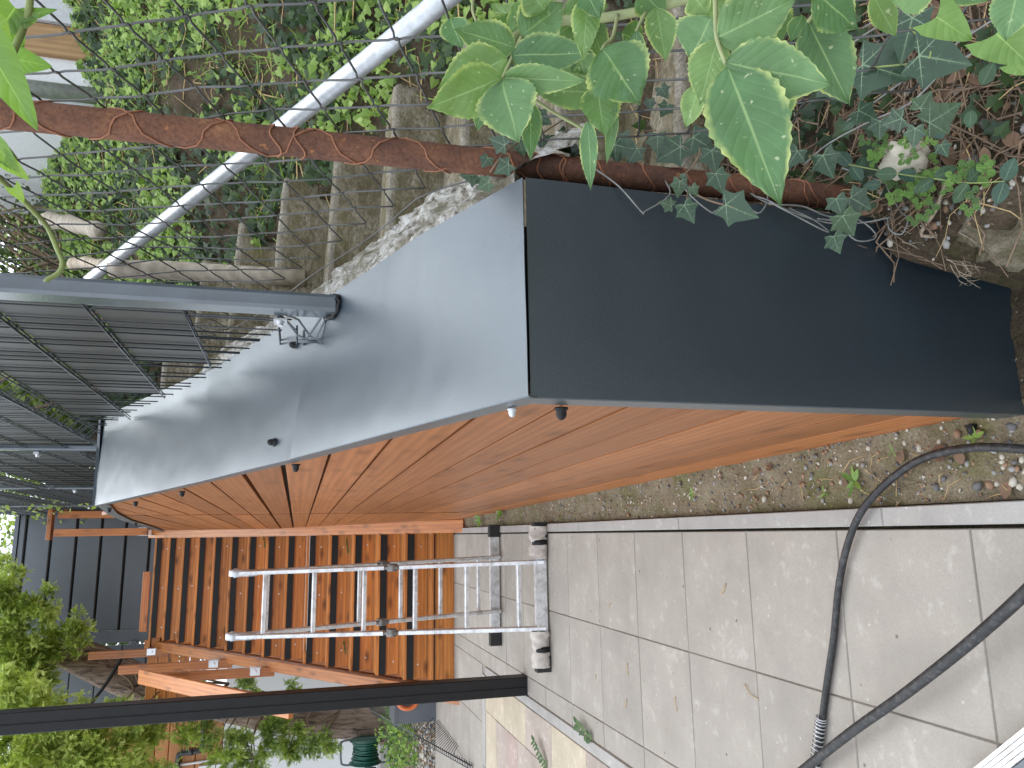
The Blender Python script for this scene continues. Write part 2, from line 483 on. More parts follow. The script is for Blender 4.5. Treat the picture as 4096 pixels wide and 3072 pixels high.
class MB:
    """collects pieces of one mesh, in world coordinates"""
    def __init__(s):
        s.v, s.f, s.mi = [], [], []

    def add(s, vs, fs, mi=0):
        b = len(s.v)
        s.v += [tuple(p) for p in vs]
        s.f += [tuple(i + b for i in f) for f in fs]
        s.mi += [mi] * len(fs)

    def box(s, c, d, R=None, mi=0):
        hx, hy, hz = d[0] / 2, d[1] / 2, d[2] / 2
        p = [Vector((x, y, z)) for x in (-hx, hx) for y in (-hy, hy) for z in (-hz, hz)]
        if R:
            p = [R @ q for q in p]
        s.add([q + Vector(c) for q in p], [(0, 1, 3, 2), (4, 6, 7, 5), (0, 4, 5, 1), (2, 3, 7, 6), (0, 2, 6, 4), (1, 5, 7, 3)], mi)

    def box2(s, a, b, mi=0):
        s.box([(x + y) / 2 for x, y in zip(a, b)], [abs(y - x) for x, y in zip(a, b)], None, mi)

    def prism(s, poly, off, mi=0):
        """closed polygon (3D points) pushed along off"""
        n = len(poly)
        a = [Vector(p) for p in poly]
        off = Vector(off)
        s.add(a + [p + off for p in a], [tuple(range(n))[::-1], tuple(range(n, 2 * n))] + [(i, (i + 1) % n, n + (i + 1) % n, n + i) for i in range(n)], mi)

    def tube(s, path, r, n=8, caps=True, mi=0):
        P = [Vector(p) for p in path]
        R = r if isinstance(r, (list, tuple)) else [r] * len(P)
        t = (P[1] - P[0]).normalized()
        up = Vector((0, 0, 1)) if abs(t.z) < 0.9 else Vector((1, 0, 0))
        x = t.cross(up).normalized()
        vs, fs = [], []
        for i, p in enumerate(P):
            if i == 0:
                d = P[1] - P[0]
            elif i == len(P) - 1:
                d = P[-1] - P[-2]
            else:
                d = (P[i + 1] - P[i]).normalized() + (P[i] - P[i - 1]).normalized()
            d = d.normalized() if d.length > 1e-9 else t
            x = (x - d * x.dot(d))
            x = x.normalized() if x.length > 1e-6 else d.orthogonal().normalized()
            y = d.cross(x)
            for k in range(n):
                a = 2 * math.pi * k / n
                vs.append(p + (x * math.cos(a) + y * math.sin(a)) * R[i])
        for i in range(len(P) - 1):
            for k in range(n):
                fs.append((i * n + k, i * n + (k + 1) % n, (i + 1) * n + (k + 1) % n, (i + 1) * n + k))
        if caps:
            fs.append(tuple(range(n))[::-1])
            fs.append(tuple(range((len(P) - 1) * n, len(P) * n)))
        s.add(vs, fs, mi)

    def lathe(s, c, axis, prof, n=14, mi=0):
        axis = Vector(axis).normalized()
        x = axis.orthogonal().normalized()
        y = axis.cross(x)
        c = Vector(c)
        vs = [c + axis * h + (x * math.cos(2 * math.pi * k / n) + y * math.sin(2 * math.pi * k / n)) * r for h, r in prof for k in range(n)]
        fs = [(i * n + k, i * n + (k + 1) % n, (i + 1) * n + (k + 1) % n, (i + 1) * n + k) for i in range(len(prof) - 1) for k in range(n)]
        fs += [tuple(range(n))[::-1], tuple(range((len(prof) - 1) * n, len(prof) * n))]
        s.add(vs, fs, mi)

    def build(s, name, mats, parent=None, smooth=False, W=None, kind=None):
        me = bpy.data.meshes.new(name)
        W = W or Matrix.Identity(4)
        iv = W.inverted()
        me.from_pydata([tuple(iv @ Vector(p)) for p in s.v] if W != Matrix.Identity(4) else s.v, [], s.f)
        for m in (mats if isinstance(mats, (list, tuple)) else [mats]):
            me.materials.append(M[m])
        if len(set(s.mi)) > 1:
            me.polygons.foreach_set('material_index', s.mi)
        if smooth:
            me.polygons.foreach_set('use_smooth', [True] * len(me.polygons))
        me.update()
        o = link(bpy.data.objects.new(name, me), parent, W)
        if kind:
            o['kind'] = kind
        return o

def np_mesh(name, v, f, mat, parent=None, smooth=False, tint=None, kind=None):
    me = bpy.data.meshes.new(name)
    me.from_pydata([tuple(p) for p in v], [], f)
    for m in (mat if isinstance(mat, (list, tuple)) else [mat]):
        me.materials.append(M[m])
    if tint is not None:
        a = me.attributes.new('tint', 'FLOAT', 'POINT')
        a.data.foreach_set('value', np.asarray(tint, dtype=np.float32))
    if smooth:
        me.polygons.foreach_set('use_smooth', [True] * len(me.polygons))
    me.update()
    o = link(bpy.data.objects.new(name, me), parent)
    if kind:
        o['kind'] = kind
    return o

def scatter_quads(tv, tf, pos, nrm, spin, scale, tint, tip):
    V, _, T = scatter(tv, [], pos, nrm, spin, scale, tint, tip)
    k = len(tv)
    Q = (np.asarray(tf, dtype=np.int64)[None] + (np.arange(len(pos)) * k)[:, None, None]).reshape(-1, 4)
    return V, Q, T

def fast_mesh(name, V, quads, mat, parent, tint, kind=None):
    me = bpy.data.meshes.new(name)
    V = np.ascontiguousarray(V, dtype=np.float32)
    nq = len(quads)
    me.vertices.add(len(V)); me.vertices.foreach_set('co', V.ravel())
    me.loops.add(nq * 4); me.loops.foreach_set('vertex_index', np.ascontiguousarray(quads, dtype=np.int32).ravel())
    me.polygons.add(nq); me.polygons.foreach_set('loop_start', np.arange(0, nq * 4, 4, dtype=np.int32))
    me.materials.append(M[mat])
    a = me.attributes.new('tint', 'FLOAT', 'POINT')
    a.data.foreach_set('value', np.asarray(tint, dtype=np.float32))
    me.update(calc_edges=True); me.validate()
    o = link(bpy.data.objects.new(name, me), parent)
    if kind:
        o['kind'] = kind
    return o

def board(parent, name, p0, p1, up, w, t, mat, ch=0.004):
    """a sawn board from p0 to p1 (centre line of its top face); up = normal of the top face; chamfered edges"""
    p0, p1, up = Vector(p0), Vector(p1), Vector(up)
    x = (p1 - p0).normalized()
    z = (up - x * up.dot(x)).normalized()
    y = z.cross(x)
    L = (p1 - p0).length
    W = Matrix((x.to_4d(), y.to_4d(), z.to_4d(), (0, 0, 0, 1))).transposed()
    W.translation = p0
    for i in range(3):
        W[3][i] = 0
    h = w / 2
    sec = [(-h, -ch), (-h + ch, 0), (h - ch, 0), (h, -ch), (h, -t + ch), (h - ch, -t), (-h + ch, -t), (-h, -t + ch)]
    n = len(sec)
    vs = [(0, a, b) for a, b in sec] + [(L, a, b) for a, b in sec]
    fs = [tuple(range(n)), tuple(range(n, 2 * n))[::-1]] + [(i, n + i, n + (i + 1) % n, (i + 1) % n) for i in range(n)]
    me = bpy.data.meshes.new(name)
    me.from_pydata(vs, [], fs)
    me.materials.append(M[mat])
    me.update()
    bm = bmesh.new(); bm.from_mesh(me); bmesh.ops.recalc_face_normals(bm, faces=bm.faces); bm.to_mesh(me); bm.free()
    return link(bpy.data.objects.new(name, me), parent, W)

def dup(o, parent, W):
    c = o.copy()
    return link(c, parent, W)

def fbm(x, y, z=0.0, oct=4):
    return mnoise.fractal(Vector((x, y, z)), 0.9, 2.0, oct)

def pw(x, pts):
    return float(np.interp(x, [p[0] for p in pts], [p[1] for p in pts]))

def scatter(tmpl_v, tmpl_f, pos, nrm, spin, scale, tint, tint_tip=None):
    """numpy: many copies of one small leaf mesh; returns verts, faces, tint"""
    n = len(pos)
    z = nrm / np.linalg.norm(nrm, axis=1, keepdims=True)
    a = np.where(np.abs(z[:, 2:3]) < 0.9, np.array([[0, 0, 1.0]]), np.array([[1.0, 0, 0]]))
    x = np.cross(a, z)
    x /= np.linalg.norm(x, axis=1, keepdims=True)
    y = np.cross(z, x)
    c, s = np.cos(spin)[:, None], np.sin(spin)[:, None]
    X = x * c + y * s
    Y = -x * s + y * c
    tv = np.asarray(tmpl_v, float)
    k = len(tv)
    V = pos[:, None, :] + scale[:, None, None] * (tv[None, :, 0:1] * X[:, None, :] + tv[None, :, 1:2] * Y[:, None, :] + tv[None, :, 2:3] * z[:, None, :])
    F = []
    for i in range(n):
        b = i * k
        F += [tuple(j + b for j in f) for f in tmpl_f]
    T = np.repeat(tint, k)
    if tint_tip is not None:
        T = T + np.tile(tint_tip, n)
    return V.reshape(-1, 3), F, np.clip(T, 0, 1)
ELDER_LEAVES = [
((0.4636, 0.6873, 1.1007), (0.4314, 0.7117, 1.1744), 0.0487, (-0.5302, -0.8288, 0.1788)),
((0.4903, 0.6918, 1.0937), (0.4605, 0.7157, 1.1644), 0.0484, (-0.5501, -0.8144, 0.1845)),
((0.5246, 0.6997, 1.0756), (0.5611, 0.6825, 1.0321), 0.0450, (-0.5968, -0.7598, 0.258)),
((0.4866, 0.6814, 1.0922), (0.4792, 0.6468, 1.0155), 0.0360, (-0.5654, -0.7777, 0.2747)),
((0.4636, 0.6873, 1.1007), (0.4411, 0.6399, 1.027), 0.0261, (-0.5425, -0.7957, 0.2694)),
((0.4593, 0.6844, 1.1021), (0.3942, 0.6897, 1.0851), 0.0562, (-0.5129, -0.8258, 0.2343)),
((0.5099, 0.6998, 1.0828), (0.5187, 0.6973, 1.15), 0.0364, (-0.5815, -0.7899, 0.1945)),
((0.4968, 0.7721, 1.0445), (0.4289, 0.7869, 1.04), 0.0232, (-0.4927, -0.8298, 0.2621)),
((0.4864, 0.7584, 1.1021), (0.4578, 0.7884, 1.1048), 0.0183, (-0.5105, -0.8363, 0.2001)),
((0.5234, 0.7384, 1.0747), (0.4988, 0.7191, 1.0049), 0.0274, (-0.553, -0.7885, 0.2691)),
((0.58, 0.7635, 1.1413), (0.5433, 0.7624, 1.127), 0.0300, (-0.5851, -0.7949, 0.1608)),
((0.5155, 0.7654, 0.9585), (0.5168, 0.7827, 1.0409), 0.0353, (-0.5298, -0.7946, 0.2964)),
((0.4534, 0.6038, 1.0242), (0.4029, 0.6079, 0.9848), 0.0563, (-0.539, -0.7627, 0.3575)),
((0.4472, 0.6544, 1.0102), (0.3949, 0.6587, 1.0011), 0.0369, (-0.5075, -0.7914, 0.3409)),
((0.4137, 0.666, 1.0161), (0.3381, 0.6706, 1.0128), 0.0177, (-0.4617, -0.8207, 0.3365)),
((0.4262, 0.6479, 0.9927), (0.3789, 0.687, 0.9885), 0.0110, (-0.4824, -0.7999, 0.357)),
((0.4853, 0.5754, 1.0487), (0.4238, 0.5847, 1.0517), 0.0230, (-0.5869, -0.7489, 0.3076)),
((0.4809, 0.5673, 1.0532), (0.4515, 0.5605, 1.0443), 0.0228, (-0.6055, -0.7324, 0.3114)),
((0.5093, 0.6661, 1.0214), (0.4762, 0.6797, 1.0273), 0.0144, (-0.5632, -0.7692, 0.3019)),
((0.4986, 0.627, 0.9756), (0.4283, 0.6476, 0.9678), 0.0196, (-0.5457, -0.7504, 0.373)),
((0.501, 0.5939, 0.9693), (0.4493, 0.6012, 0.9581), 0.0273, (-0.5727, -0.7203, 0.3914)),
((0.4172, 0.4946, 0.9727), (0.3919, 0.5194, 0.9801), 0.0451, (-0.5621, -0.7043, 0.4336)),
((0.4061, 0.569, 0.9424), (0.384, 0.6085, 0.9388), 0.0208, (-0.5002, -0.7455, 0.4405)),
((0.3748, 0.4664, 0.987), (0.3402, 0.5042, 0.9844), 0.0300, (-0.53, -0.7194, 0.4489)),
((0.3533, 0.4652, 0.9813), (0.2346, 0.4522, 0.9529), 0.0512, (-0.4647, -0.7252, 0.5081)),
((0.3546, 0.4647, 0.982), (0.3168, 0.4195, 0.9234), 0.0407, (-0.5174, -0.6815, 0.5176)),
((0.376, 0.4655, 0.987), (0.3821, 0.4174, 0.9488), 0.0394, (-0.5706, -0.6645, 0.4825)),
((0.4114, 0.4741, 0.9358), (0.4014, 0.4929, 0.9097), 0.0337, (-0.5568, -0.6624, 0.5011)),
((0.3898, 0.4473, 0.917), (0.3403, 0.472, 0.8644), 0.0374, (-0.5149, -0.6482, 0.561)),
((0.3757, 0.5218, 0.9024), (0.3635, 0.5505, 0.8723), 0.0328, (-0.4832, -0.701, 0.5245)),
((0.3953, 0.4217, 0.9303), (0.377, 0.4317, 0.8866), 0.0341, (-0.5599, -0.6187, 0.5511)),
((0.4054, 0.4259, 0.8729), (0.3812, 0.4364, 0.8445), 0.0191, (-0.5426, -0.5949, 0.593)),
((0.3659, 0.3652, 0.8782), (0.3754, 0.3983, 0.885), 0.0243, (-0.5533, -0.57, 0.6074)),
((0.3646, 0.366, 0.8777), (0.3579, 0.3609, 0.8367), 0.0132, (-0.5394, -0.5426, 0.6439)),
((0.2654, 0.2544, 0.9496), (0.2447, 0.2691, 0.9454), 0.0181, (-0.5103, -0.5237, 0.6822)),
((0.5442, 0.6779, 1.0553), (0.5635, 0.6703, 1.0806), 0.0326, (-0.6155, -0.7491, 0.2451)),
((0.5394, 0.6195, 0.9728), (0.53, 0.6367, 0.9367), 0.0322, (-0.6009, -0.7058, 0.3751)),
((0.4511, 0.5124, 0.9779), (0.4307, 0.5082, 0.9662), 0.0221, (-0.5919, -0.685, 0.4248)),
((0.4, 0.4535, 0.9164), (0.3914, 0.4743, 0.914), 0.0141, (-0.5535, -0.6489, 0.5221)),
((0.5815, 0.7275, 1.0172), (0.5919, 0.7109, 0.965), 0.0321, (-0.602, -0.7379, 0.3051)),
]
ELDER_STEMS = [[(0.5216, 0.7199, 1.0941), (0.5634, 0.7244, 1.0427), (0.5524, 0.6835, 0.9841), (0.5376, 0.6278, 0.9322), (0.515, 0.5617, 0.912)],
[(0.5236, 0.7004, 1.0755), (0.4888, 0.6855, 1.09), (0.4636, 0.6873, 1.1007)],
[(0.5472, 0.67, 0.9754), (0.4894, 0.6321, 0.9998), (0.4582, 0.6119, 1.0207), (0.4462, 0.655, 1.01)],
[(0.4361, 0.4802, 0.9761), (0.4008, 0.4716, 0.9834), (0.3748, 0.4664, 0.987), (0.3538, 0.4651, 0.9818)],
[(0.4208, 0.4433, 0.9079), (0.3952, 0.4405, 0.9147), (0.3891, 0.4477, 0.9168)],
[(0.4865, 0.7282, 1.081), (0.461, 0.7301, 1.0347), (0.4408, 0.7277, 0.9949)],
[(0.5379, 0.6398, 0.9548), (0.4977, 0.6276, 0.9753)],
[(0.6265, 0.759, 1.1111), (0.5776, 0.7355, 1.1211), (0.5546, 0.727, 1.1189)]]
IVY_LEAVES = [
((0.54, 1.0128, 0.7219), (-0.8851, 0.4651, 0.0133), 0.0316, (-0.4219, -0.7912, 0.4426)),
((0.5007, 1.0082, 0.7451), (0.3932, 0.2673, 0.8798), 0.0247, (-0.4005, -0.8066, 0.4347)),
((0.4888, 0.9907, 0.7253), (-0.8346, 0.0837, -0.5444), 0.0388, (-0.3942, -0.7989, 0.4542)),
((0.4747, 0.9418, 0.6752), (-0.4375, -0.3485, -0.829), 0.0603, (-0.3891, -0.772, 0.5027)),
((0.5379, 0.9743, 0.6767), (-0.8797, 0.1942, -0.4341), 0.0397, (-0.4236, -0.7671, 0.4817)),
((0.5273, 0.9983, 0.7068), (-0.8247, 0.1016, -0.5563), 0.0209, (-0.4152, -0.786, 0.458)),
((0.5509, 1.0053, 0.719), (-0.9027, 0.402, -0.1535), 0.0126, (-0.4304, -0.7854, 0.4449)),
((0.6085, 1.0763, 0.9982), (0.2913, 0.0769, 0.9535), 0.0356, (-0.4791, -0.8475, 0.2286)),
((0.5913, 1.102, 1.0159), (-0.7597, 0.5005, 0.4151), 0.0232, (-0.462, -0.8609, 0.2129)),
((0.5779, 1.0902, 0.9879), (-0.4262, 0.4306, 0.7956), 0.0335, (-0.4551, -0.8584, 0.2367)),
((0.5669, 1.136, 1.0088), (-0.4401, 0.4043, 0.8018), 0.0300, (-0.4361, -0.8738, 0.2151)),
((0.6017, 1.1784, 1.0202), (-0.0108, 0.2134, 0.9769), 0.0356, (-0.4457, -0.8729, 0.1987)),
((0.6433, 1.1263, 0.952), (-0.8722, 0.3964, -0.2865), 0.0397, (-0.4801, -0.8405, 0.2511)),
((0.6972, 1.1593, 0.9278), (0.2995, 0.0983, 0.949), 0.0415, (-0.498, -0.828, 0.2576)),
((0.7173, 1.1634, 0.9032), (-0.4476, -0.0369, -0.8935), 0.0421, (-0.5052, -0.8193, 0.2713)),
((0.6974, 1.1945, 0.8534), (-0.7771, 0.2117, -0.5927), 0.0669, (-0.481, -0.8238, 0.3)),
((0.6812, 1.1626, 0.7528), (-0.3739, -0.2246, -0.8999), 0.0716, (-0.4698, -0.8018, 0.3694)),
((0.6845, 1.1315, 0.6937), (-0.8876, 0.4319, -0.16), 0.0525, (-0.4721, -0.7803, 0.4102)),
((0.6569, 1.1104, 0.6718), (-0.3583, 0.5867, 0.7262), 0.0706, (-0.4594, -0.7765, 0.4312)),
((0.6626, 1.0786, 0.6449), (-0.5367, -0.1872, -0.8227), 0.0608, (-0.4666, -0.7595, 0.4532)),
((0.8342, 1.2015, 0.64), (-0.7686, 0.1902, -0.6108), 0.0369, (-0.5214, -0.751, 0.4053)),
((0.8061, 1.2138, 0.6276), (-0.7067, 0.6308, 0.3206), 0.0369, (-0.5038, -0.7587, 0.4131)),
((0.8174, 1.2222, 0.6575), (-0.8626, 0.4735, -0.1783), 0.0316, (-0.5108, -0.7639, 0.3944)),
((0.6282, 1.0624, 0.6277), (-0.8971, 0.3123, -0.3127), 0.0553, (-0.4487, -0.7589, 0.472)),
((0.5265, 0.7314, 0.4961), (0.274, -0.8012, -0.532), 0.0593, (-0.4387, -0.6095, 0.6603)),
((0.5459, 0.7346, 0.5124), (0.7046, -0.6945, -0.1453), 0.0356, (-0.4549, -0.6122, 0.6468)),
((0.5362, 0.7602, 0.5305), (-0.1137, 0.7313, 0.6725), 0.0395, (-0.4468, -0.6335, 0.6316)),
((0.5083, 0.7411, 0.5238), (-0.8724, 0.4792, -0.0962), 0.0369, (-0.4308, -0.6281, 0.6481)),
((0.4713, 0.7096, 0.516), (-0.8668, 0.0175, -0.4984), 0.0265, (-0.4098, -0.6171, 0.6718)),
((0.5007, 0.9379, 0.4893), (-0.9088, 0.1265, -0.3976), 0.0416, (-0.3764, -0.7052, 0.6009)),
((0.4703, 0.9336, 0.4824), (-0.8749, -0.0024, -0.4842), 0.0522, (-0.3563, -0.7073, 0.6106)),
((0.4371, 0.9377, 0.5013), (-0.8786, -0.0118, -0.4774), 0.0428, (-0.3362, -0.7213, 0.6055)),
((0.5072, 0.9355, 0.4578), (-0.6195, -0.3236, -0.7152), 0.0534, (-0.3757, -0.693, 0.6153)),
((0.7474, 1.1915, 0.7672), (0.3408, 0.1694, 0.9247), 0.0543, (-0.4983, -0.7943, 0.3475)),
((0.6843, 1.1801, 0.8941), (-0.8625, 0.5033, 0.0526), 0.0374, (-0.4819, -0.831, 0.2778)),
((0.6663, 1.1666, 0.8287), (-0.8457, 0.2846, -0.4514), 0.0514, (-0.4692, -0.8216, 0.3238)),
((0.6555, 1.1331, 0.7382), (-0.7384, 0.5766, 0.3498), 0.0514, (-0.4616, -0.7979, 0.3875)),
((0.5926, 0.9731, 0.4749), (-0.8482, 0.048, -0.5275), 0.0599, (-0.4233, -0.6951, 0.5811)),
((0.608, 0.9955, 0.5144), (-0.7347, 0.6276, 0.2574), 0.0507, (-0.4343, -0.7111, 0.5529)),
((0.6231, 1.0172, 0.5556), (-0.8287, 0.0843, -0.5533), 0.0553, (-0.4451, -0.7266, 0.5235)),
((0.6238, 0.8794, 0.476), (-0.6112, -0.2753, -0.742), 0.0489, (-0.4621, -0.6514, 0.6018)),
((0.5799, 0.8402, 0.4836), (-0.8949, 0.3884, -0.2196), 0.0385, (-0.4461, -0.6463, 0.6191)),
]
IVY_STEMS = [[(0.5618, 1.0223, 0.7146), (0.5685, 1.0242, 0.702), (0.5928, 1.0235, 0.6803), (0.6281, 1.0439, 0.6619)],
[(0.4927, 0.9987, 0.7207), (0.5239, 1.0136, 0.7084), (0.5418, 1.0137, 0.7027)],
[(0.4747, 0.9418, 0.6752), (0.5013, 0.9788, 0.6942), (0.5181, 0.9987, 0.6993)],
[(0.5785, 1.1181, 1.0067), (0.6027, 1.1007, 0.9898), (0.6352, 1.122, 0.9621), (0.7066, 1.1707, 0.9058)],
[(0.6647, 1.1794, 0.9317), (0.6919, 1.1774, 0.8994), (0.7321, 1.1857, 0.853)]]
BINDWEED_LEAVES = [
((0.3276, 0.3514, 0.8965), (0.3097, 0.345, 0.8769), 0.0276, (-0.5141, -0.5617, 0.6482)),
((0.2989, 0.3242, 0.8816), (0.2776, 0.3201, 0.8637), 0.0336, (-0.4806, -0.5371, 0.6933)),
((0.2911, 0.3363, 0.8566), (0.2819, 0.334, 0.8487), 0.0143, (-0.4622, -0.5406, 0.703)),
((0.2057, 0.3405, 1.4231), (0.1727, 0.3424, 1.4024), 0.0203, (-0.4618, -0.8335, -0.3034)),
((0.245, 0.408, 1.4418), (0.2464, 0.4138, 1.4228), 0.0173, (-0.4914, -0.822, -0.2877)),
((0.2663, 0.3963, 1.4368), (0.2517, 0.4022, 1.4462), 0.0214, (-0.5181, -0.7987, -0.3061)),
((0.2646, 0.3989, 1.4329), (0.2709, 0.3995, 1.4188), 0.0074, (-0.5356, -0.7985, -0.2748)),
((0.2586, 0.3996, 1.4416), (0.2512, 0.4069, 1.4346), 0.0198, (-0.5098, -0.8066, -0.2993)),
((0.2243, 0.4703, 1.4646), (0.2137, 0.4785, 1.4553), 0.0127, (-0.3982, -0.8627, -0.3118)),
((0.2187, 0.4741, 1.4615), (0.211, 0.4815, 1.4503), 0.0109, (-0.3907, -0.8688, -0.3044)),
((0.2239, 0.5251, 1.4733), (0.2166, 0.53, 1.468), 0.0099, (-0.3671, -0.8792, -0.3036)),
((0.229, 0.3602, 1.4311), (0.2256, 0.3648, 1.4247), 0.0178, (-0.5051, -0.8056, -0.3098)),
]
BINDWEED_STEMS = [[(0.2288, 0.5196, 1.4826), (0.2285, 0.544, 1.4789), (0.2269, 0.5684, 1.4756), (0.2241, 0.5928, 1.4727), (0.2131, 0.6089, 1.4695), (0.2048, 0.6126, 1.4665), (0.1974, 0.6144, 1.4688), (0.1913, 0.6142, 1.4757), (0.1894, 0.6146, 1.4765)],
[(0.2319, 0.4768, 1.4688), (0.2283, 0.4806, 1.4632), (0.2239, 0.4839, 1.4598)],
[(0.2732, 0.3941, 1.43), (0.2671, 0.3979, 1.4311), (0.2582, 0.4025, 1.4345), (0.2401, 0.39, 1.4323), (0.2224, 0.377, 1.4298), (0.2048, 0.3633, 1.4287)]]
HOSE_THIN = [(0.1301, 1.0641, 0.014), (0.1478, 1.1839, 0.02), (0.1406, 1.3101, 0.02), (0.1007, 1.4163, 0.02), (0.0375, 1.501, 0.03), (-0.0429, 1.5761, 0.02), (-0.145, 1.6298, 0.014), (-0.2663, 1.6684, 0.012), (-0.3716, 1.707, 0.012), (-0.4657, 1.7397, 0.012), (-0.5477, 1.766, 0.012), (-0.6056, 1.787, 0.012)]
HOSE_THICK = [(-0.071, 0.9967, 0.1), (-0.1173, 1.0599, 0.09), (-0.1781, 1.1463, 0.08), (-0.2527, 1.2568, 0.07), (-0.3531, 1.4117, 0.06), (-0.4472, 1.5657, 0.05), (-0.5334, 1.6971, 0.045), (-0.6097, 1.8113, 0.04), (-0.7111, 1.9549, 0.04)]
PROFILE_RAIL = [(-0.4579, 1.2759, 0.03), (-0.3535, 1.1482, 0.03), (-0.4676, 1.2609, 0.0), (-0.396, 1.1761, 0.0)]
MAPLE = [
((0.6418, 0.8003, 0.5229), (-0.5121, -0.3779, -0.7713), 0.1012, (-0.5014, -0.6252, 0.5981)),
((0.6048, 0.717, 0.5084), (-0.4215, -0.5087, -0.7507), 0.0924, (-0.4958, -0.5877, 0.6394)),
((0.6583, 0.7324, 0.5185), (-0.8266, 0.543, -0.1483), 0.0864, (-0.5266, -0.5859, 0.616)),
((0.6462, 0.8518, 0.5491), (-0.8181, 0.0908, -0.5679), 0.0728, (-0.4971, -0.6553, 0.5688)),
((0.5998, 0.8366, 0.5277), (-0.8605, 0.5023, -0.0854), 0.0759, (-0.4686, -0.6536, 0.5943)),
((0.5276, 0.6493, 0.4995), (-0.8852, 0.1489, -0.4407), 0.0568, (-0.4588, -0.5646, 0.6861)),
]

# ------------------------------------------------------------------ ground and paving
def grid(name, xs, ys, fz, mat, parent=None, smooth=True):
    v = [(x, y, fz(x, y)) for y in ys for x in xs]
    nx = len(xs)
    f = [(j * nx + i, j * nx + i + 1, (j + 1) * nx + i + 1, (j + 1) * nx + i) for j in range(len(ys) - 1) for i in range(nx - 1)]
    return np_mesh(name, v, f, mat, parent, smooth)

g = MB()
g.add([(-60, -60, -0.12), (60, -60, -0.12), (60, 60, -0.12), (-60, 60, -0.12)], [(0, 1, 2, 3)])
tag(g.build('ground', 'soil'), kind='structure')

bed = MB()
bed.box2((-3.2, -2.2, -0.11), (-0.0075, 7.45, -0.0055))
paving = tag(bed.build('paving', 'jointsand'), kind='structure')

def slab(x0, x1, y0, y1, mat, z=0.0, name='paving_slab', parent=None, gap=0.0011):
    """a slab with a slightly bevelled rim, tilted by a hair"""
    j = 0.003
    j = 0.0022
    x0, x1, y0, y1 = min(x0, x1) + gap, max(x0, x1) - gap, min(y0, y1) + gap, max(y0, y1) - gap
    dz = [z + rng.uniform(-0.0012, 0.0012) for _ in range(4)]
    top = [(x0 + j, y0 + j, dz[0]), (x1 - j, y0 + j, dz[1]), (x1 - j, y1 - j, dz[2]), (x0 + j, y1 - j, dz[3])]
    mid = [(x0, y0, z - 0.004), (x1, y0, z - 0.004), (x1, y1, z - 0.004), (x0, y1, z - 0.004)]
    bot = [(p[0], p[1], z - 0.046) for p in mid]
    b = MB()
    b.add(top + mid + bot, [(0, 1, 2, 3)] + [q for i in range(4) for q in ((i, 4 + i, 4 + (i + 1) % 4, (i + 1) % 4), (4 + i, 8 + i, 8 + (i + 1) % 4, 4 + (i + 1) % 4))])
    return b.build(name, mat, parent or paving)

Y0 = 3.63947
for r in range(-8, 14):
    ya, yb = Y0 - 0.4 * r, Y0 - 0.4 * (r - 1)
    if yb > 5.42 and ya < 5.42:
        pass
    for c, (xa, xb) in enumerate(((-0.0066, -0.4066), (-0.4066, -0.8066), (-0.8066, -0.908))):
        if ya > 6.5 or yb < -1:
            continue
        slab(xa, xb, ya, min(yb, 6.56), 'slab')
# further slabs left of the stair foot, beyond the cross strip
for xa, xb in ((-0.908, -1.3), (-1.3, -1.7), (-1.7, -2.1)):
    for ya, yb in ((5.515, 5.95), (5.95, 6.55), (6.55, 7.15), (7.15, 7.42)):
        slab(xa, xb, ya, yb, 'slab')
# narrow concrete strips that frame the warm coloured slabs
for k in range(9):
    ya = 5.41 - 0.8 * (k + 1)
    slab(-0.912, -0.968, ya, ya + 0.8, 'kerb', 0.004, 'edging_strip')
for k in range(5):
    xa = -0.972 - 0.6 * (k + 1)
    slab(xa, xa + 0.6, 5.42, 5.505, 'kerb', 0.003, 'edging_strip')
cols = {0: ['beige', 'beige', 'tan', 'beige', 'tan', 'pink', 'tan'], 1: ['beige', 'tan', 'pink', 'tan', 'beige', 'pink', 'beige'], 2: ['tan', 'beige', 'tan', 'pink', 'beige', 'tan', 'tan']}
for c, (xa, xb) in enumerate(((-0.972, -1.2), (-1.2, -1.7), (-1.7, -2.2))):
    y = 5.415
    for k, cn in enumerate(cols[c]):
        d = (0.5, 0.48, 0.47, 0.5, 0.5, 0.5, 0.5)[k] if c == 0 else (0.3, 0.26, 0.24, 0.45, 0.5, 0.5, 0.5)[k]
        slab(xa, xb, y - d, y, cn, 0.001)
        y -= d

# kerb stones along the soil
kerb = tag(bpy.data.objects.new('kerb', None), kind='structure')
link(kerb)
y = -1.0
for k, L in enumerate((1.95, 0.52, 0.98, 1.0, 1.0, 1.0, 1.0)):
    slab(-0.0015, 0.044, y, y + L, 'kerb', 0.006, 'kerb_stone', kerb, 0.0015)
    y += L

# soil strip between kerb and plank wall, and the open soil in front of the wall's end
def soil_z(x, y):
    z = -0.018 + 0.014 * fbm(x * 9, y * 9) + 0.006 * fbm(x * 40, y * 40)
    z += 0.02 * min(1, max(0, (x - 0.1) / 0.15))
    if x < 0.075:
        z -= 0.012 * (0.075 - x) / 0.03
    return z
xs = list(np.arange(0.046, 0.235, 0.012))
ys = list(np.arange(-1.0, 6.6, 0.02))
tag(grid('soil_strip', xs, ys, soil_z, 'soil'), kind='structure')
tag(grid('soil_patch', list(np.arange(0.226, 0.62, 0.014)), list(np.arange(-1.0, 1.12, 0.02)), lambda x, y: soil_z(x, y) - 0.002, 'humus'), kind='structure')

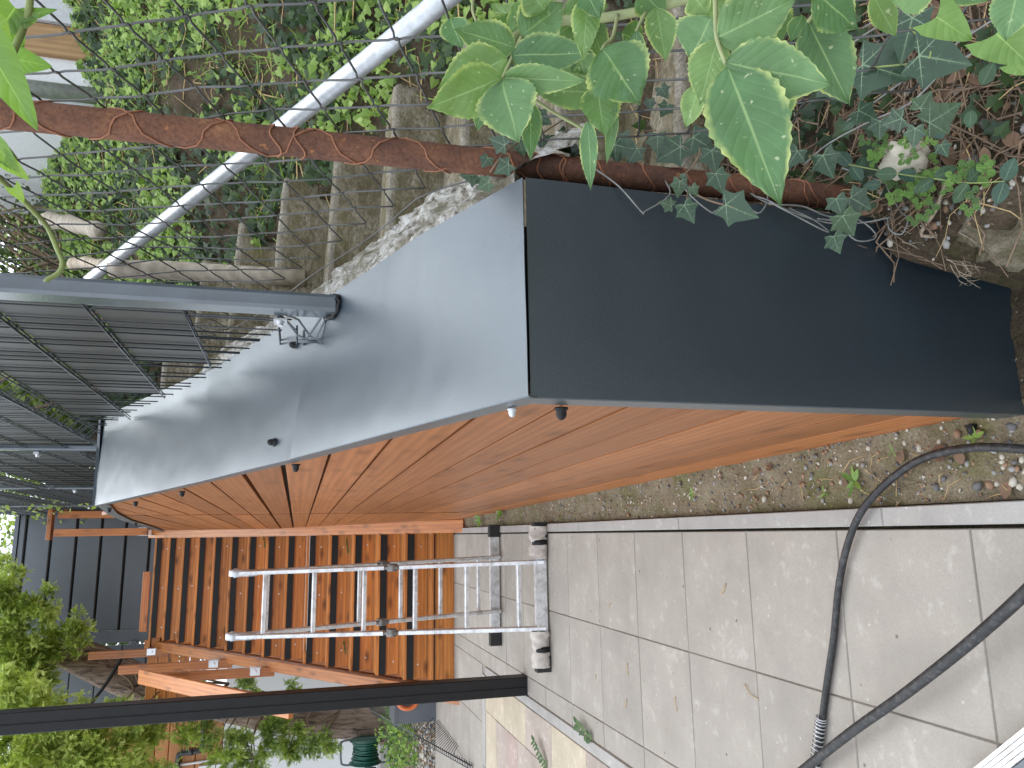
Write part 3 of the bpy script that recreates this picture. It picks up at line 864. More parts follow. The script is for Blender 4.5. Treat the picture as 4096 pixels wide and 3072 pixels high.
# ------------------------------------------------------------------ hillside on the right of the wall
HY = [(-2, 0.22), (0.6, 0.27), (1.0, 0.265), (1.15, 0.31), (1.35, 0.46), (1.6, 0.58), (2.0, 0.78), (3.0, 1.33), (4.0, 1.9), (5.0, 2.5), (6.0, 2.9), (8.0, 3.4), (14, 5.0)]
def hill_z(x, y):
    z = pw(y, HY)
    z += max(0.0, x - 1.36) * (0.42 if y < 4 else 0.3) + max(0.0, x - 0.6) * 0.18 * max(0.0, min(1.0, (1.7 - y)))
    amp = 0.02 if y < 1.4 else 0.045
    z += amp * fbm(x * 5, y * 5, 3) + amp * 0.6 * fbm(x * 16, y * 16, 7)
    if y < 1.12:                       # broken soil face at the wall's end
        e = 0.475 + 0.045 * fbm(0.3, y * 6, 1) + 0.02 * fbm(3, y * 22, 2)
        t = max(0.0, min(1.0, (x - e + 0.05) / 0.07))
        z = -0.05 + (z + 0.05) * t * t * (3 - 2 * t)
    elif y < 4.2 and 0.57 < x < 1.33 - 0.17 * max(0.0, y - 2.5) and y > 1.5:
        z -= 0.3
    return z
xs = list(np.arange(0.40, 0.66, 0.012)) + list(np.arange(0.66, 1.6, 0.03)) + list(np.arange(1.6, 3.2, 0.07)) + list(np.arange(3.2, 9, 0.4))
ys = list(np.arange(-1.0, 0.3, 0.08)) + list(np.arange(0.3, 1.075, 0.014))
hillside = tag(grid('hillside', xs, ys, hill_z, 'humus'), kind='structure')
xs2 = [x for x in xs if x >= 0.565]
ys2 = [1.075] + list(np.arange(1.09, 1.7, 0.02)) + list(np.arange(1.7, 4.6, 0.06)) + list(np.arange(4.6, 14, 0.3))
tag(grid('hillside', xs2, ys2, hill_z, 'humus'), kind='structure')

# rough crumbling stone under the soil edge
def lump(c, r, mat, name, parent=None, seed=0, sub=3, amp=0.25, freq=1.6, flat=(1, 1, 1)):
    bm = bmesh.new()
    bmesh.ops.create_icosphere(bm, subdivisions=sub, radius=1.0)
    for v in bm.verts:
        p = v.co.copy()
        q = 1 + amp * mnoise.fractal(p * freq + Vector((seed, seed * 1.7, 0)), 0.8, 2.0, 4)
        v.co = Vector((p.x * q * r[0], p.y * q * r[1], p.z * q * r[2])) + Vector(c)
    me = bpy.data.meshes.new(name)
    bm.to_mesh(me); bm.free()
    me.materials.append(M[mat])
    me.polygons.foreach_set('use_smooth', [True] * len(me.polygons))
    o = bpy.data.objects.new(name, me)
    return link(o, parent)

st = lump((0.485, 0.90, 0.165), (0.06, 0.11, 0.08), 'bankstone', 'rough_stone', None, 3, 4, 0.4, 2.2)
tag(st, 'rough weathered stone sticking out of the soil bank at the dark sheet', 'stone')
st = lump((0.60, 0.95, 0.335), (0.032, 0.04, 0.03), 'stone', 'pale_stone', None, 9, 3, 0.3, 1.8)
tag(st, 'pale angular stone lying among ivy and dead leaves', 'stone')

# ------------------------------------------------------------------ old concrete steps on the bank
steps = thing('concrete_steps', 'old mossy concrete steps climbing the bank behind the wire mesh', 'steps', (1.0, 1.6, 0.5))
SF = [(1.33, 0.47, 1.25), (1.60, 0.655, 1.36), (1.93, 0.83, 1.40), (2.23, 1.0, 1.42), (2.52, 1.165, 1.38), (2.86, 1.35, 1.36), (3.2, 1.53, 1.30), (3.5, 1.70, 1.22), (3.82, 1.87, 1.18)]
for k, (yf, zt, xr) in enumerate(SF):
    xs_ = np.linspace(0.575, xr, 26)
    prof = [(yf + 0.02, zt - 0.42), (yf + 0.012, zt - 0.26), (yf + 0.008, zt - 0.16), (yf + 0.004, zt - 0.08), (yf, zt - 0.025), (yf - 0.002, zt - 0.012), (yf + 0.012, zt), (yf + 0.1, zt + 0.002), (yf + 0.22, zt), (yf + 0.36, zt - 0.004)]
    v = []
    for x in xs_:
        for i, (py, pz) in enumerate(prof):
            a = 0.008 * fbm(x * 7, py * 9 + k * 3, pz * 7) + 0.005 * fbm(x * 30, py * 30, pz * 30 + k)
            e = 0.008 * fbm(x * 5, k * 9.0, 1) if i in (4, 5, 6) else 0
            v.append((x + (0.03 * fbm(k, pz * 9, 5) if x == xs_[-1] else 0), py + a + e * 0.5, pz + a * 0.4 + e * 0.5 + 0.06 + 0.045 * (1.0 - x) ))
    n = len(prof)
    f = [(i * n + j, (i + 1) * n + j, (i + 1) * n + j + 1, i * n + j + 1) for i in range(len(xs_) - 1) for j in range(n - 1)]
    mi = [1 if 4 <= j <= 5 else 0 for i in range(len(xs_) - 1) for j in range(n - 1)]
    b0 = (len(xs_) - 1) * n
    f.append(tuple(range(b0, b0 + n))[::-1]); mi.append(0)
    o = np_mesh('step', v, f, ['riser', 'ledge'], steps, True)
    o.data.polygons.foreach_set('material_index', mi)

# white lumpy mortar along the back edge of the capping
mb_v, mb_f = [], []
ny, nx = 120, 14
for j in range(ny):
    y = 1.12 + (2.75 - 1.12) * j / (ny - 1)
    zc = pw(y, [(1.07, 0.96), (1.336, 1.079), (1.82, 1.262), (2.64, 1.60), (3.6, 2.06)])
    w = 0.17 + 0.03 * math.sin(y * 5) + 0.05 * fbm(y * 4, 1) - 0.055 * max(0, y - 1.9)
    for i in range(nx):
        t = i / (nx - 1)
        x = 0.549 + w * t
        z = zc - 0.012 - 0.16 * t ** 1.5 + 0.035 * fbm(x * 22, y * 22, 4) * min(1, t * 5) + 0.014 * fbm(x * 70, y * 70, 9) * min(1, t * 5)
        mb_v.append((x, y, z))
for j in range(ny - 1):
    for i in range(nx - 1):
        mb_f.append((j * nx + i, j * nx + i + 1, (j + 1) * nx + i + 1, (j + 1) * nx + i))
tag(np_mesh('mortar_bed', mb_v, mb_f, 'mortar', None, True), 'lumpy white mortar squeezed out along the back edge of the grey capping', 'mortar')

# ------------------------------------------------------------------ plank wall with metal capping
def wx(y):
    return 0.2353 - 0.01902 * y
wdir = Vector((-0.01902, 1, 0)).normalized()
wout = Vector((-1, -0.01902, 0)).normalized()
WF = Matrix((wdir.to_4d(), wout.to_4d(), (0, 0, 1, 0), (0, 0, 0, 1))).transposed()
WF.translation = (0.2353, 0, 0)
for i in range(3):
    WF[3][i] = 0
CAPF = [(1.078, 0.963), (1.334, 1.070), (1.9, 1.303), (2.59, 1.610), (3.79, 2.166)]        # front edge: Y, Z
CAPB = [(1.078, 0.966), (1.336, 1.081), (1.82, 1.254), (2.64, 1.585), (3.593, 2.055), (3.9, 2.19)]
FLAT = [(3.79, 2.160), (4.59, 2.29), (5.55, 2.40), (6.48, 2.46), (8.3, 2.60)]
wall = thing('plank_wall', 'garden wall clad in orange planks with dark grey metal capping', 'wall', (0.2, 1.08, 0))
core = MB()
prof = [(1.1, -0.1)] + [(y, z - 0.03) for y, z in CAPF] + [(y, z - 0.03) for y, z in FLAT[1:]] + [(8.3, -0.1)]
core.prism([(wx(y) + 0.022, max(y, 1.1), z - (0.07 if z > 0.5 else 0)) for y, z in prof], (0.30, 0, 0))
core.build('core', 'core', wall)

top_pts = CAPF + FLAT[1:]
def ystart(z):            # where the slope of the capping reaches height z
    ys_, zs_ = [p[0] for p in top_pts], [p[1] - 0.012 for p in top_pts]
    if z <= zs_[0]:
        return 1.092
    return float(np.interp(z, zs_, ys_))
k = 0
z = -0.1
while z < 2.6:
    za, zb = max(z + 0.0025, -0.08), z + 0.12 - (0.0115 if k in (11, 12) else (0.0055 if k >= 9 else 0.004))
    for part in (0, 1):
        ya0, yb0 = ystart(za), ystart(zb)
        e = 5.056 + rng.uniform(-0.006, 0.006)
        if part == 0:
            if ya0 > e:
                continue
            poly = [(ya0, za), (e, za), (e, zb), (min(yb0, e), zb)]
        else:
            e2 = 8.25
            if ya0 > e2 - 0.2:
                continue
            poly = [(max(ya0, e + 0.002), za), (e2, za), (e2, zb), (max(min(yb0, e2), e + 0.002), zb)]
        proud = rng.uniform(-0.001, 0.001) + (0.003 if part else 0.0)
        b = MB()
        c = 0.0008
        front = [(wx(y), y, zz) for y, zz in poly]
        o_ = wout * proud
        zc = (za + zb) / 2
        inn = [Vector((x, y, zz + (c if zz < zc else -c))) + o_ for x, y, zz in front]
        ring = [Vector(p) + o_ - wout * c for p in front]
        back = [Vector(p) - wout * 0.02 for p in front]
        b.add(inn + ring + back, [(0, 1, 2, 3)[::-1]] + [q for i in range(4) for q in ((i, 4 + i, 4 + (i + 1) % 4, (i + 1) % 4), (4 + i, 8 + i, 8 + (i + 1) % 4, 4 + (i + 1) % 4))])
        b.build('plank', 'plank', wall, W=WF)
    z += 0.12
    k += 1

def lerp2(pts, n):
    """resample a polyline by arc length"""
    P = [Vector((p[0], p[1])) for p in pts]
    d = [0]
    for a, b_ in zip(P, P[1:]):
        d.append(d[-1] + (b_ - a).length)
    return [(float(np.interp(t, d, [p.x for p in P])), float(np.interp(t, d, [p.y for p in P]))) for t in np.linspace(0, d[-1], n)]

def sheet(name, fpts, bpts, lip, n=70, m=22, seed=0, wave=0.0016, lift=0.0, xback=0.552, lipx=0.015):
    """folded metal sheet: a gently wavy top and a turned-down front lip"""
    F, B = lerp2(fpts, n), lerp2(bpts, n)
    v = []
    cols = m + 4
    for i in range(n):
        yf, zf = F[i]
        yb, zb = B[i]
        xf = wx(yf) - lipx
        L = Vector((xf, yf, zf + lift))
        R = Vector((xback, yb, zb + lift))
        t_ = F[min(i + 1, n - 1)], F[max(i - 1, 0)]
        dv = Vector((0, t_[0][0] - t_[1][0], t_[0][1] - t_[1][1])).normalized()
        nn = Vector((0, -dv.z, dv.y))
        v.append(L - nn * lip + Vector((0.002, 0, 0)))
        v.append(L - nn * lip * 0.5)
        v.append(L - nn * 0.002)
        v.append(L + (R - L) * 0.004 - nn * 0.0003)
        for j in range(1, m + 1):
            t = j / m
            p = L.lerp(R, t)
            h = wave * (fbm(p.x * 3.2 + seed, p.y * 2.6 + p.z * 2.2, seed) + 0.12 * fbm(p.x * 7, p.y * 7, seed + 3)) * min(1, j / 3)
            v.append(p + nn * h)
    f = [(i * cols + j, i * cols + j + 1, (i + 1) * cols + j + 1, (i + 1) * cols + j) for i in range(n - 1) for j in range(cols - 1)]
    o = np_mesh(name, v, f, 'sheet', wall, True)
    o.data.set_sharp_from_angle(angle=math.radians(28))
    bm = bmesh.new(); bm.from_mesh(o.data); bmesh.ops.recalc_face_normals(bm, faces=bm.faces)
    bm.to_mesh(o.data); bm.free()
    sol = o.modifiers.new('thickness', 'SOLIDIFY')
    sol.thickness = 0.0014
    sol.offset = 0
    es = o.modifiers.new('crisp_edges', 'EDGE_SPLIT')
    es.split_angle = math.radians(28)
    return o

# upright sheet on the near end of the wall (its left edge is folded round onto the planks)
E_Y = 1.078
n, m_ = 60, 24
v = []
for i in range(n):
    zz = -0.06 + (0.958 + 0.06) * i / (n - 1)
    xl = wx(E_Y) - 0.016
    yl = E_Y + 0.008 * (1 - zz)
    row = [(xl + 0.002, yl + 0.062, zz), (xl, yl + 0.03, zz), (xl, yl + 0.0015, zz), (xl + 0.0015, yl, zz)]
    for j in range(1, m_ + 1):
        x = xl + (0.556 - xl) * j / m_
        row.append((x, yl + 0.0016 * fbm(x * 3, zz * 3, 8) * min(1, j / 3), zz))
    v += row
c_ = m_ + 4
f = [(i * c_ + j, i * c_ + j + 1, (i + 1) * c_ + j + 1, (i + 1) * c_ + j) for i in range(n - 1) for j in range(c_ - 1)]
end_sheet = np_mesh('end_sheet', v, f, 'sheet', wall, True)
end_sheet.data.set_sharp_from_angle(angle=math.radians(28))
end_sheet['label'] = 'upright dark sheet closing the near end of the wall'
sm = end_sheet.modifiers.new('thickness', 'SOLIDIFY'); sm.thickness = 0.0014; sm.offset = 0
es = end_sheet.modifiers.new('crisp_edges', 'EDGE_SPLIT'); es.split_angle = math.radians(28)
cap1 = sheet('capping_sheet', [(1.071, 0.9605)] + CAPF[1:3] + [(1.915, 1.3095)], [(1.071, 0.963)] + CAPB[1:3] + [(1.85, 1.266)], 0.05, 60, 22, 2.0, 0.0022, 0.003)
cap2 = sheet('capping_sheet', CAPF[2:], [(1.82, 1.254)] + CAPB[3:], 0.045, 80, 22, 5.0, 0.0028)
cap3 = sheet('capping_sheet', FLAT, [(3.85, 2.19), (4.6, 2.30), (5.55, 2.41), (6.48, 2.47), (8.3, 2.6)], 0.05, 60, 8, 7.0, 0.001, -0.004)
lipb = MB()       # raised lip at the far end of the sloping sheet
lipb.add([(wx(3.79) - 0.016, 3.79, 2.16), (0.552, 3.90, 2.19), (0.552, 3.903, 2.206), (wx(3.79) - 0.016, 3.793, 2.176),
          (wx(3.79) - 0.016, 3.797, 2.16), (0.552, 3.907, 2.19), (0.552, 3.910, 2.206), (wx(3.79) - 0.016, 3.80, 2.176)],
         [(0, 1, 2, 3), (7, 6, 5, 4), (3, 2, 6, 7), (0, 3, 7, 4), (1, 5, 6, 2)])
lipb.build('end_lip', 'anthracite', cap2)

def cap_nut(p, axis, parent, mat='black', s=1.0):
    s = 0.7 if mat == 'galv' else s
    b = MB()
    s *= 1.2
    b.lathe(p, axis, [(0, 0.0095 * s), (0.003 * s, 0.0095 * s), (0.0032 * s, 0.0075 * s), (0.010 * s, 0.0072 * s), (0.0145 * s, 0.0055 * s), (0.017 * s, 0.002 * s)], 12)
    return b.build('cap_nut', mat, parent, True)
for (yy, zz, par, mt) in ((1.148, 0.885, end_sheet, 'black'), (1.205, 0.0, end_sheet, 'black'), (1.168, 0.962, cap1, 'galv'), (2.02, 1.30, cap2, 'black'), (2.93, 1.69, cap2, 'black'), (3.5, 1.945, cap2, 'black'), (4.0, 2.15, cap3, 'black'), (5.9, 2.385, cap3, 'black')):
    x_ = wx(yy) - 0.0165
    cap_nut((x_, yy, zz if par is not end_sheet else zz), (-1, 0, 0), par, mt)
for (p, nrm) in (((0.475, 1.95, 1.308), (0, -0.38, 0.92)), ((0.235, 2.02, 1.353), (0, -0.38, 0.92))):
    cap_nut(p, nrm, cap2)

# ------------------------------------------------------------------ timber staircase
stair = thing('wooden_staircase', 'orange stained timber staircase with black nosing strips beside the plank wall', 'staircase', (-0.6, 6.5, 0))
def stair_y(k):
    return 6.505 if k == 1 else 6.67 + 0.2925 * (k - 2)
for k in range(1, 16):
    yf, zt = stair_y(k), 0.2 * k
    board(stair, 'riser', (-1.19, yf + 0.022, zt - 0.026 - 0.0875), (0.0035, yf + 0.022, zt - 0.026 - 0.0875), (0, -1, 0), 0.172, 0.02, 'stair')
    if k < 15:
        depth = stair_y(k + 1) - yf + 0.02
        board(stair, 'tread', (-1.19, yf + depth / 2, zt), (0.0035, yf + depth / 2, zt), (0, 0, 1), depth, 0.026, 'stair')
    if k > 1:
        b = MB()
        b.box2((-1.188, yf - 0.002, zt - 0.082), (-0.004, yf + 0.019, zt - 0.028))
        b.build('nosing_strip', 'nosing', stair)
    else:
        b = MB()
        b.box2((-1.188, yf + 0.002, zt - 0.034), (-0.004, yf + 0.019, zt - 0.028))
        b.build('nosing_strip', 'nosing', stair)
    # bright screw heads
    for xx in (-1.08 + rng.uniform(-.03, .03), -0.56 + rng.uniform(-.05, .05), -0.12 + rng.uniform(-.03, .03)):
        if k > 1 and rng.random() < 0.8:
            b = MB()
            b.lathe((xx, yf + 0.0205, zt - 0.12 - rng.uniform(0, .03)), (0, -1, 0), [(0, 0.0075), (0.002, 0.0065)], 8)
            b.build('screw', 'zinc', stair)
# stringers lie on the slope, their lacquered top faces look at the sky
sl = Vector((0, 0.82, 0.57)).normalized()
su = Vector((0, -0.57, 0.82)).normalized()
def stringer(x, y0, y1, w, t, z0=None, slope=0.695, ybase=6.15):
    a = Vector((x, y0, (y0 - ybase) * slope))
    b_ = Vector((x, y1, (y1 - ybase) * slope))
    d = (b_ - a).normalized()
    return board(stair, 'stringer', a, b_, Vector((0, -d.z, d.y)), w, t, 'rail')
stringer(0.058, 6.15, 10.55, 0.108, 0.05, slope=0.703)
stringer(-1.293, 6.3, 10.75, 0.105, 0.30, slope=0.694, ybase=6.31)
stringer(-1.215, 6.62, 10.75, 0.044, 0.34, slope=0.694, ybase=6.50)
# closing board under the stair's left flank and the landing
landing = thing('stair_landing', 'timber landing boards at the top of the staircase', 'landing', (-0.5, 10.8, 2.98))
for k in range(8):
    ya = 10.49 + 0.13 * k
    board(landing, 'deck_board', (-1.35, ya + 0.062, 3.0), (0.12, ya + 0.062, 3.0), (0, 0, 1), 0.122, 0.026, 'stair')
board(landing, 'edge_board', (-1.16, 10.95, 3.145), (-0.42, 10.95, 3.145), (0, -1, 0.0), 0.09, 0.03, 'rail')
board(landing, 'beam', (-1.35, 10.52, 2.92), (0.12, 10.52, 2.92), (0, -1, 0), 0.1, 0.04, 'stair')
for xx in (-1.3, -0.6, 0.1):
    board(landing, 'post', (xx, 11.2, 2.9), (xx, 11.2, 2.0), (0, -1, 0), 0.09, 0.09, 'stair')

for k in range(5):
    board(landing, 'side_board', (-1.9, 10.47, 2.93 - 0.12 * k), (-1.36, 10.47, 2.93 - 0.12 * k), (0, -1, 0), 0.112, 0.02, 'stair')

# handrail on the open side
hr = thing('stair_handrail', 'timber handrail on square posts along the open left side of the staircase', 'handrail', (-1.36, 7.5, 0))
a, b_ = Vector((-1.368, 8.80, 2.79)), Vector((-1.368, 6.72, 1.31))
d = (b_ - a).normalized()
board(hr, 'handrail_board', a, b_, Vector((0, -d.z, d.y)) if d.y > 0 else Vector((0, d.z, -d.y)), 0.138, 0.042, 'rail')
for (yy, z0, z1) in ((8.535, 1.47, 2.56), (9.21, 1.93, 3.05), (10.43, 2.75, 3.62), (7.1, 0.45, 1.54)):
    p = board(hr, 'post', (-1.35, yy - 0.045, z0), (-1.35, yy - 0.045, z1), (0, -1, 0), 0.088, 0.088, 'rail')
    q = MB()
    q.box2((-1.306, yy - 0.05, z0 + 0.13), (-1.301, yy + 0.05, z0 + 0.24))
    q.box2((-1.375, yy - 0.053, z0 + 0.14), (-1.305, yy - 0.0475, z0 + 0.235))
    q.lathe((-1.335, yy - 0.053, z0 + 0.185), (0, -1, 0), [(0, .017), (.006, .017), (.007, .009), (.012, .008)], 10)
    q.build('base_plate', 'zinc', p)
# landing rail on the right
lr = thing('landing_rail', 'short timber railing on two posts at the right end of the landing', 'railing', (0.15, 10.45, 3.0))
for (xx, yy, z0, z1) in ((0.085, 10.42, 3.09, 4.12), (0.30, 10.46, 2.7, 4.10)):
    p = board(lr, 'post', (xx, yy, z0), (xx, yy, z1), (0, -1, 0), 0.088, 0.088, 'rail')
    q = MB()
    for s_ in (-1, 1):
        q.box2((xx + s_ * 0.046, yy + 0.0, z0 - 0.09), (xx + s_ * 0.050, yy + 0.07, z0 + 0.10))
    q.build('bracket', 'zinc', p)
board(lr, 'top_rail', (-0.0, 10.40, 4.17), (0.43, 10.40, 4.17), (0, -1, 0), 0.05, 0.12, 'rail')
board(lr, 'side_rail', (0.36, 10.5, 4.05), (0.36, 12.0, 4.05), (0, 0, 1), 0.12, 0.045, 'rail')

# ------------------------------------------------------------------ anthracite gate on the landing
gate = thing('metal_gate', 'dark grey gate of wide horizontal metal panels at the top of the stairs', 'gate', (-0.5, 12.0, 3.1))
for k in range(7):
    za = 3.0 + 0.313 * k - (0.06 if k == 0 else 0)
    b = MB()
    z1, z0 = 3.0 + 0.313 * (k + 1) - 0.012, za + 0.012
    if k == 6:
        z1 = 4.97
    b.prism([(-1.235, 12.0, z0), (-1.235, 11.985, z0 + 0.012), (-1.235, 11.985, z1 - 0.012), (-1.235, 12.0, z1), (-1.235, 12.02, z1), (-1.235, 12.02, z0)], (1.60, 0, 0))
    b.build('panel', 'gate', gate)
b = MB(); b.box2((-1.235, 12.021, 2.95), (0.37, 12.03, 4.99)); b.build('backing', 'core', gate)
b = MB(); b.box2((-1.40, 11.97, 2.95), (-1.24, 12.03, 4.99)); b.box2((-1.40, 11.965, 4.972), (0.39, 12.035, 5.02)); b.box2((0.372, 11.97, 2.95), (0.41, 12.03, 4.97)); b.build('frame', 'gate', gate)
for zz in (3.35, 3.9, 4.3):
    b = MB(); b.tube([(-1.415, 11.97, zz), (-1.415, 11.97, zz + 0.14)], 0.014, 8); b.box2((-1.45, 11.955, zz + 0.03), (-1.38, 11.968, zz + 0.10)); b.build('hinge', 'gate', gate)
side = thing('metal_fence', 'dark grey panel fence continuing left of the gate', 'fence', (-2, 12.05, 3))
for k in range(7):
    b = MB(); b.box2((-2.3, 12.05, 2.96 + 0.313 * k), (-1.44, 12.07, 2.96 + 0.313 * k + 0.298)); b.build('panel', 'gate', side)
b = MB(); b.box2((-2.3, 12.072, 2.9), (-1.44, 12.08, 5.1)); b.build('backing', 'core', side)
# grass tuft by the landing

# ------------------------------------------------------------------ folded mesh fence with woven privacy strips
mf = thing('mesh_fence', 'anthracite wire mesh fence with dark privacy strips standing on the grey capping', 'fence', (0.515, 1.75, 1.24))
def fxx(y):
    return 0.512 - 0.0165 * (y - 1.75)
def fence_post(y, z0, z1, big=False):
    b = MB()
    x = fxx(y) + 0.005
    cs = [(-0.02, -0.03), (-0.012, -0.034), (0.012, -0.034), (0.02, -0.03), (0.02, 0.026), (-0.02, 0.026)]
    b.prism([(x + dx, y - 0.035 + dy, z0) for dx, dy in cs], (0, 0, z1 - z0))
    o = b.build('fence_post', 'anthracite', mf)
    if big:
        q = MB()      # crumpled sealing round the foot
        pts = [(x + 0.024 * math.cos(t), y - 0.037 + 0.034 * math.sin(t), z0 + 0.008 + 0.004 * math.sin(9 * t) + 0.45 * 0.034 * math.sin(t)) for t in np.linspace(0, 2 * math.pi, 22)]
        q.tube(pts, 0.006, 6)
        q.build('foot_seal', 'black', o, True)
    return o
fence_post(1.765, 1.225, 3.4, True)
capback = CAPB + [(4.6, 2.30), (5.55, 2.42), (6.48, 2.48), (8.3, 2.6), (10, 2.75), (13, 3.0)]
def wire_x(z, folds):
    for zf in folds:
        d = abs(z - zf)
        if d < 0.05:
            return -0.042 * (1 - d / 0.05)
    return 0.0
PANELS = [(1.785, 4.36, 1.30, 3.06, 0.07), (4.44, 7.0, 2.38, 4.12, 0.05), (7.08, 9.6, 2.86, 4.60, 0.05), (9.68, 12.3, 3.36, 5.05, 0.1)]
far_bm = MB()
for pi, (ya, yb, zf0, ztop, gap_) in enumerate(PANELS):
    folds = [zf0, zf0 + 0.92 if pi == 0 else zf0 + 0.86, zf0 + 1.72]
    nw = int((yb - ya) / 0.05)
    rows = []
    base = folds[0] + 0.04
    seg = [(folds[0] + 0.045, folds[1] - 0.05, 4), (folds[1] + 0.05, folds[2] - 0.04, 4)]
    if pi == 0:
        seg = [(1.352, 2.172, 4), (2.27, 3.0, 4)]
    bars = []
    for a, b_, n in seg:
        bars += [a + (b_ - a) * i / n for i in range(n + 1)]
        rows += [(a + (b_ - a) * i / n, a + (b_ - a) * (i + 1) / n) for i in range(n)]
    bars += folds[:2]
    for w in range(nw + 1):
        y = ya + 0.05 * w
        zb = max(pw(y, capback) + gap_ + rng.uniform(-0.012, 0.012), zf0 - 0.07)
        if pi == 0 and w > 1:
            zb = pw(y, capback) + 0.045 + 0.008 * (w % 3)
        zs = sorted({zb, ztop} | {q for fz in folds for q in (fz - 0.05, fz - 0.012, fz + 0.012, fz + 0.05) if zb < q < ztop})
        hid = 0.0095 if (w % 7) in (2, 6) else 0.0
        path = [(fxx(y) + hid + (-0.038 if any(abs(q - fz) < 0.02 for fz in folds) else 0.0), y, q) for q in zs]
        if pi < 3 and (pi < 2 or w % 1 == 0):
            b = MB(); b.tube(path, 0.0022, 5)
            b.build('vertical_wire', 'fencewire', mf, True)
        else:
            far_bm.tube(path, 0.0026, 4)
    for z in bars:
        off = -0.038 if z in folds else 0.0
        y0 = ya
        if z in folds:
            zz = [z]
        for s_ in (-1, 1):
            # stop where the capping rises through the bar
            ye = ya
            while ye < yb and pw(ye, capback) + 0.03 < z:
                ye += 0.05
            if pi == 0 and z < 2.1:
                ye = {0: 2.36, 1: 2.38, 2: 2.88, 3: 3.38}.get(int(round((z - 1.352) / 0.205)), ye)
            if ye - ya < 0.1:
                continue
            b = MB(); b.tube([(fxx(ya) + off + s_ * 0.0055, ya - 0.01, z + (0.008 * s_ if z in folds else 0)), (fxx(ye) + off + s_ * 0.0055, ye, z + (0.008 * s_ if z in folds else 0))], 0.0026, 5)
            b.build('horizontal_wire', 'fencewire', mf, True)
    for i, (za, zb) in enumerate(rows):
        if pi == 0 and i == 0:
            continue
        ye = yb
        if pi == 0 and za < 2.1:
            ye = {1: 2.36, 2: 2.86, 3: 3.36}.get(i, yb)
        else:
            while ye > ya and pw(ye, capback) + 0.02 > za:
                ye -= 0.05
        if ye - ya < 0.2:
            continue
        n = int((ye - ya) / 0.05) + 1
        v = []
        for j in range(n + 1):
            y = ya - 0.01 + (ye - ya + 0.01) * j / n
            wv = 0.0045 + 0.0004 * math.sin(j * 1.3 + i)
            for q in (za + 0.009, zb - 0.009):
                v.append((fxx(y) + wv, y, q))
        f = [(2 * j, 2 * j + 1, 2 * j + 3, 2 * j + 2) for j in range(n)]
        o = np_mesh('privacy_strip', v, f, 'strip', mf)
        sm = o.modifiers.new('thickness', 'SOLIDIFY'); sm.thickness = 0.0016
        if pi == 0:
            b = MB(); b.tube([(fxx(ya) - 0.002, ya - 0.006, za + 0.012), (fxx(ya) - 0.002, ya - 0.006, zb - 0.012)], 0.007, 8)
            b.build('clamp_tube', 'anthracite', mf, True)
    if pi:
        fence_post(ya - 0.005, pw(ya, capback) - 0.05, ztop + 0.05)
        b = MB(); b.box2((fxx(ya) - 0.032, ya - 0.03, zf0 + 0.21), (fxx(ya) - 0.02, ya + 0.03, zf0 + 0.235)); b.lathe((fxx(ya) - 0.032, ya, zf0 + 0.222), (-1, 0, 0), [(0, .012), (.012, .01)], 8)
        b.build('clip', 'zinc', mf)
if far_bm.v:
    far_bm.build('vertical_wires', 'fencewire', mf, True, kind='stuff')
# bracket at the foot of the first post
b = MB()
for s_ in (0, 1):
    b.tube([(0.505, 1.76, 1.365 - 0.02 * s_), (0.498, 1.79, 1.335 - 0.03 * s_), (0.462, 1.80, 1.305 - 0.028 * s_), (0.455, 1.80, 1.285 - 0.02 * s_), (0.495, 1.775, 1.258 - 0.012 * s_), (0.505, 1.755, 1.25)], 0.0026, 6)
for q in (0.0, 0.014):
    b.tube([(0.452, 1.802 + q, 1.304), (0.452, 1.80 + q, 1.262)], 0.0026, 6)
b.build('fold_bracket', 'anthracite', mf, True)
b = MB(); b.lathe((0.487, 1.775, 1.345), (-1, -0.3, 0), [(0, .009), (.004, .009), (.0045, .006), (.012, .006)], 8); b.box2((0.486, 1.755, 1.33), (0.490, 1.80, 1.36)); b.build('clip', 'zinc', mf)

# ------------------------------------------------------------------ chain link fence with the rusty post
cl = thing('chain_link_fence', 'old chain link fence tied to a rusty steel post in front of the ivy bank', 'fence', (0.62, 1.16, 0.25))
N0 = Vector((0.646, 1.338, 1.260))
VA, VB = Vector((0, 0.0682, -0.0313)), Vector((0, 0.0302, 0.0755))
capz = [(-1, 0.32), (0.9, 0.40), (1.12, 0.86), (1.336, 1.075)] + CAPB[2:]
for k in range(-19, 36):
    pts = []
    ms = []
    for mstep in range(-16, 22):
        for q in (0, 1):
            p = N0 + VA * (k // 2 + (k % 2) - mstep + 0) + VB * (k // 2 + mstep + q) if False else N0 + VA * (k - mstep) + VB * (mstep + q)
            # warp: old mesh sags and bulges
            s_ = 0.012 * fbm(p.y * 2.1, p.z * 2.1, 3)
            pp = Vector((p.x + s_ * 1.4 + (0.0012 if q else -0.0012), p.y + 0.012 * fbm(p.y * 1.5, p.z * 1.5, 8), p.z + 0.012 * fbm(p.y * 1.5, p.z * 1.5, 5)))
            zb = pw(pp.y, capz) - 0.005
            if zb < pp.z < zb + 1.25 and -0.1 < pp.y < 3.3:
                pts.append(pp)
    if len(pts) < 3:
        continue
    # (small rounded elbows) where the wires hook into each other
    path = []
    for i, p in enumerate(pts):
        if 0 < i < len(pts) - 1:
            d0 = (pts[i - 1] - p).normalized(); d1 = (pts[i + 1] - p).normalized()
            ov = (d0 + d1) * -0.0035
            path += [p + d0 * 0.012, p + d0 * 0.002 + ov, p + d1 * 0.002 + ov, p + d1 * 0.012]
        else:
            path.append(p)
    b = MB()
    b.tube(path, 0.0018, 5)
    b.build('wire', 'wire', cl, True)
b = MB()
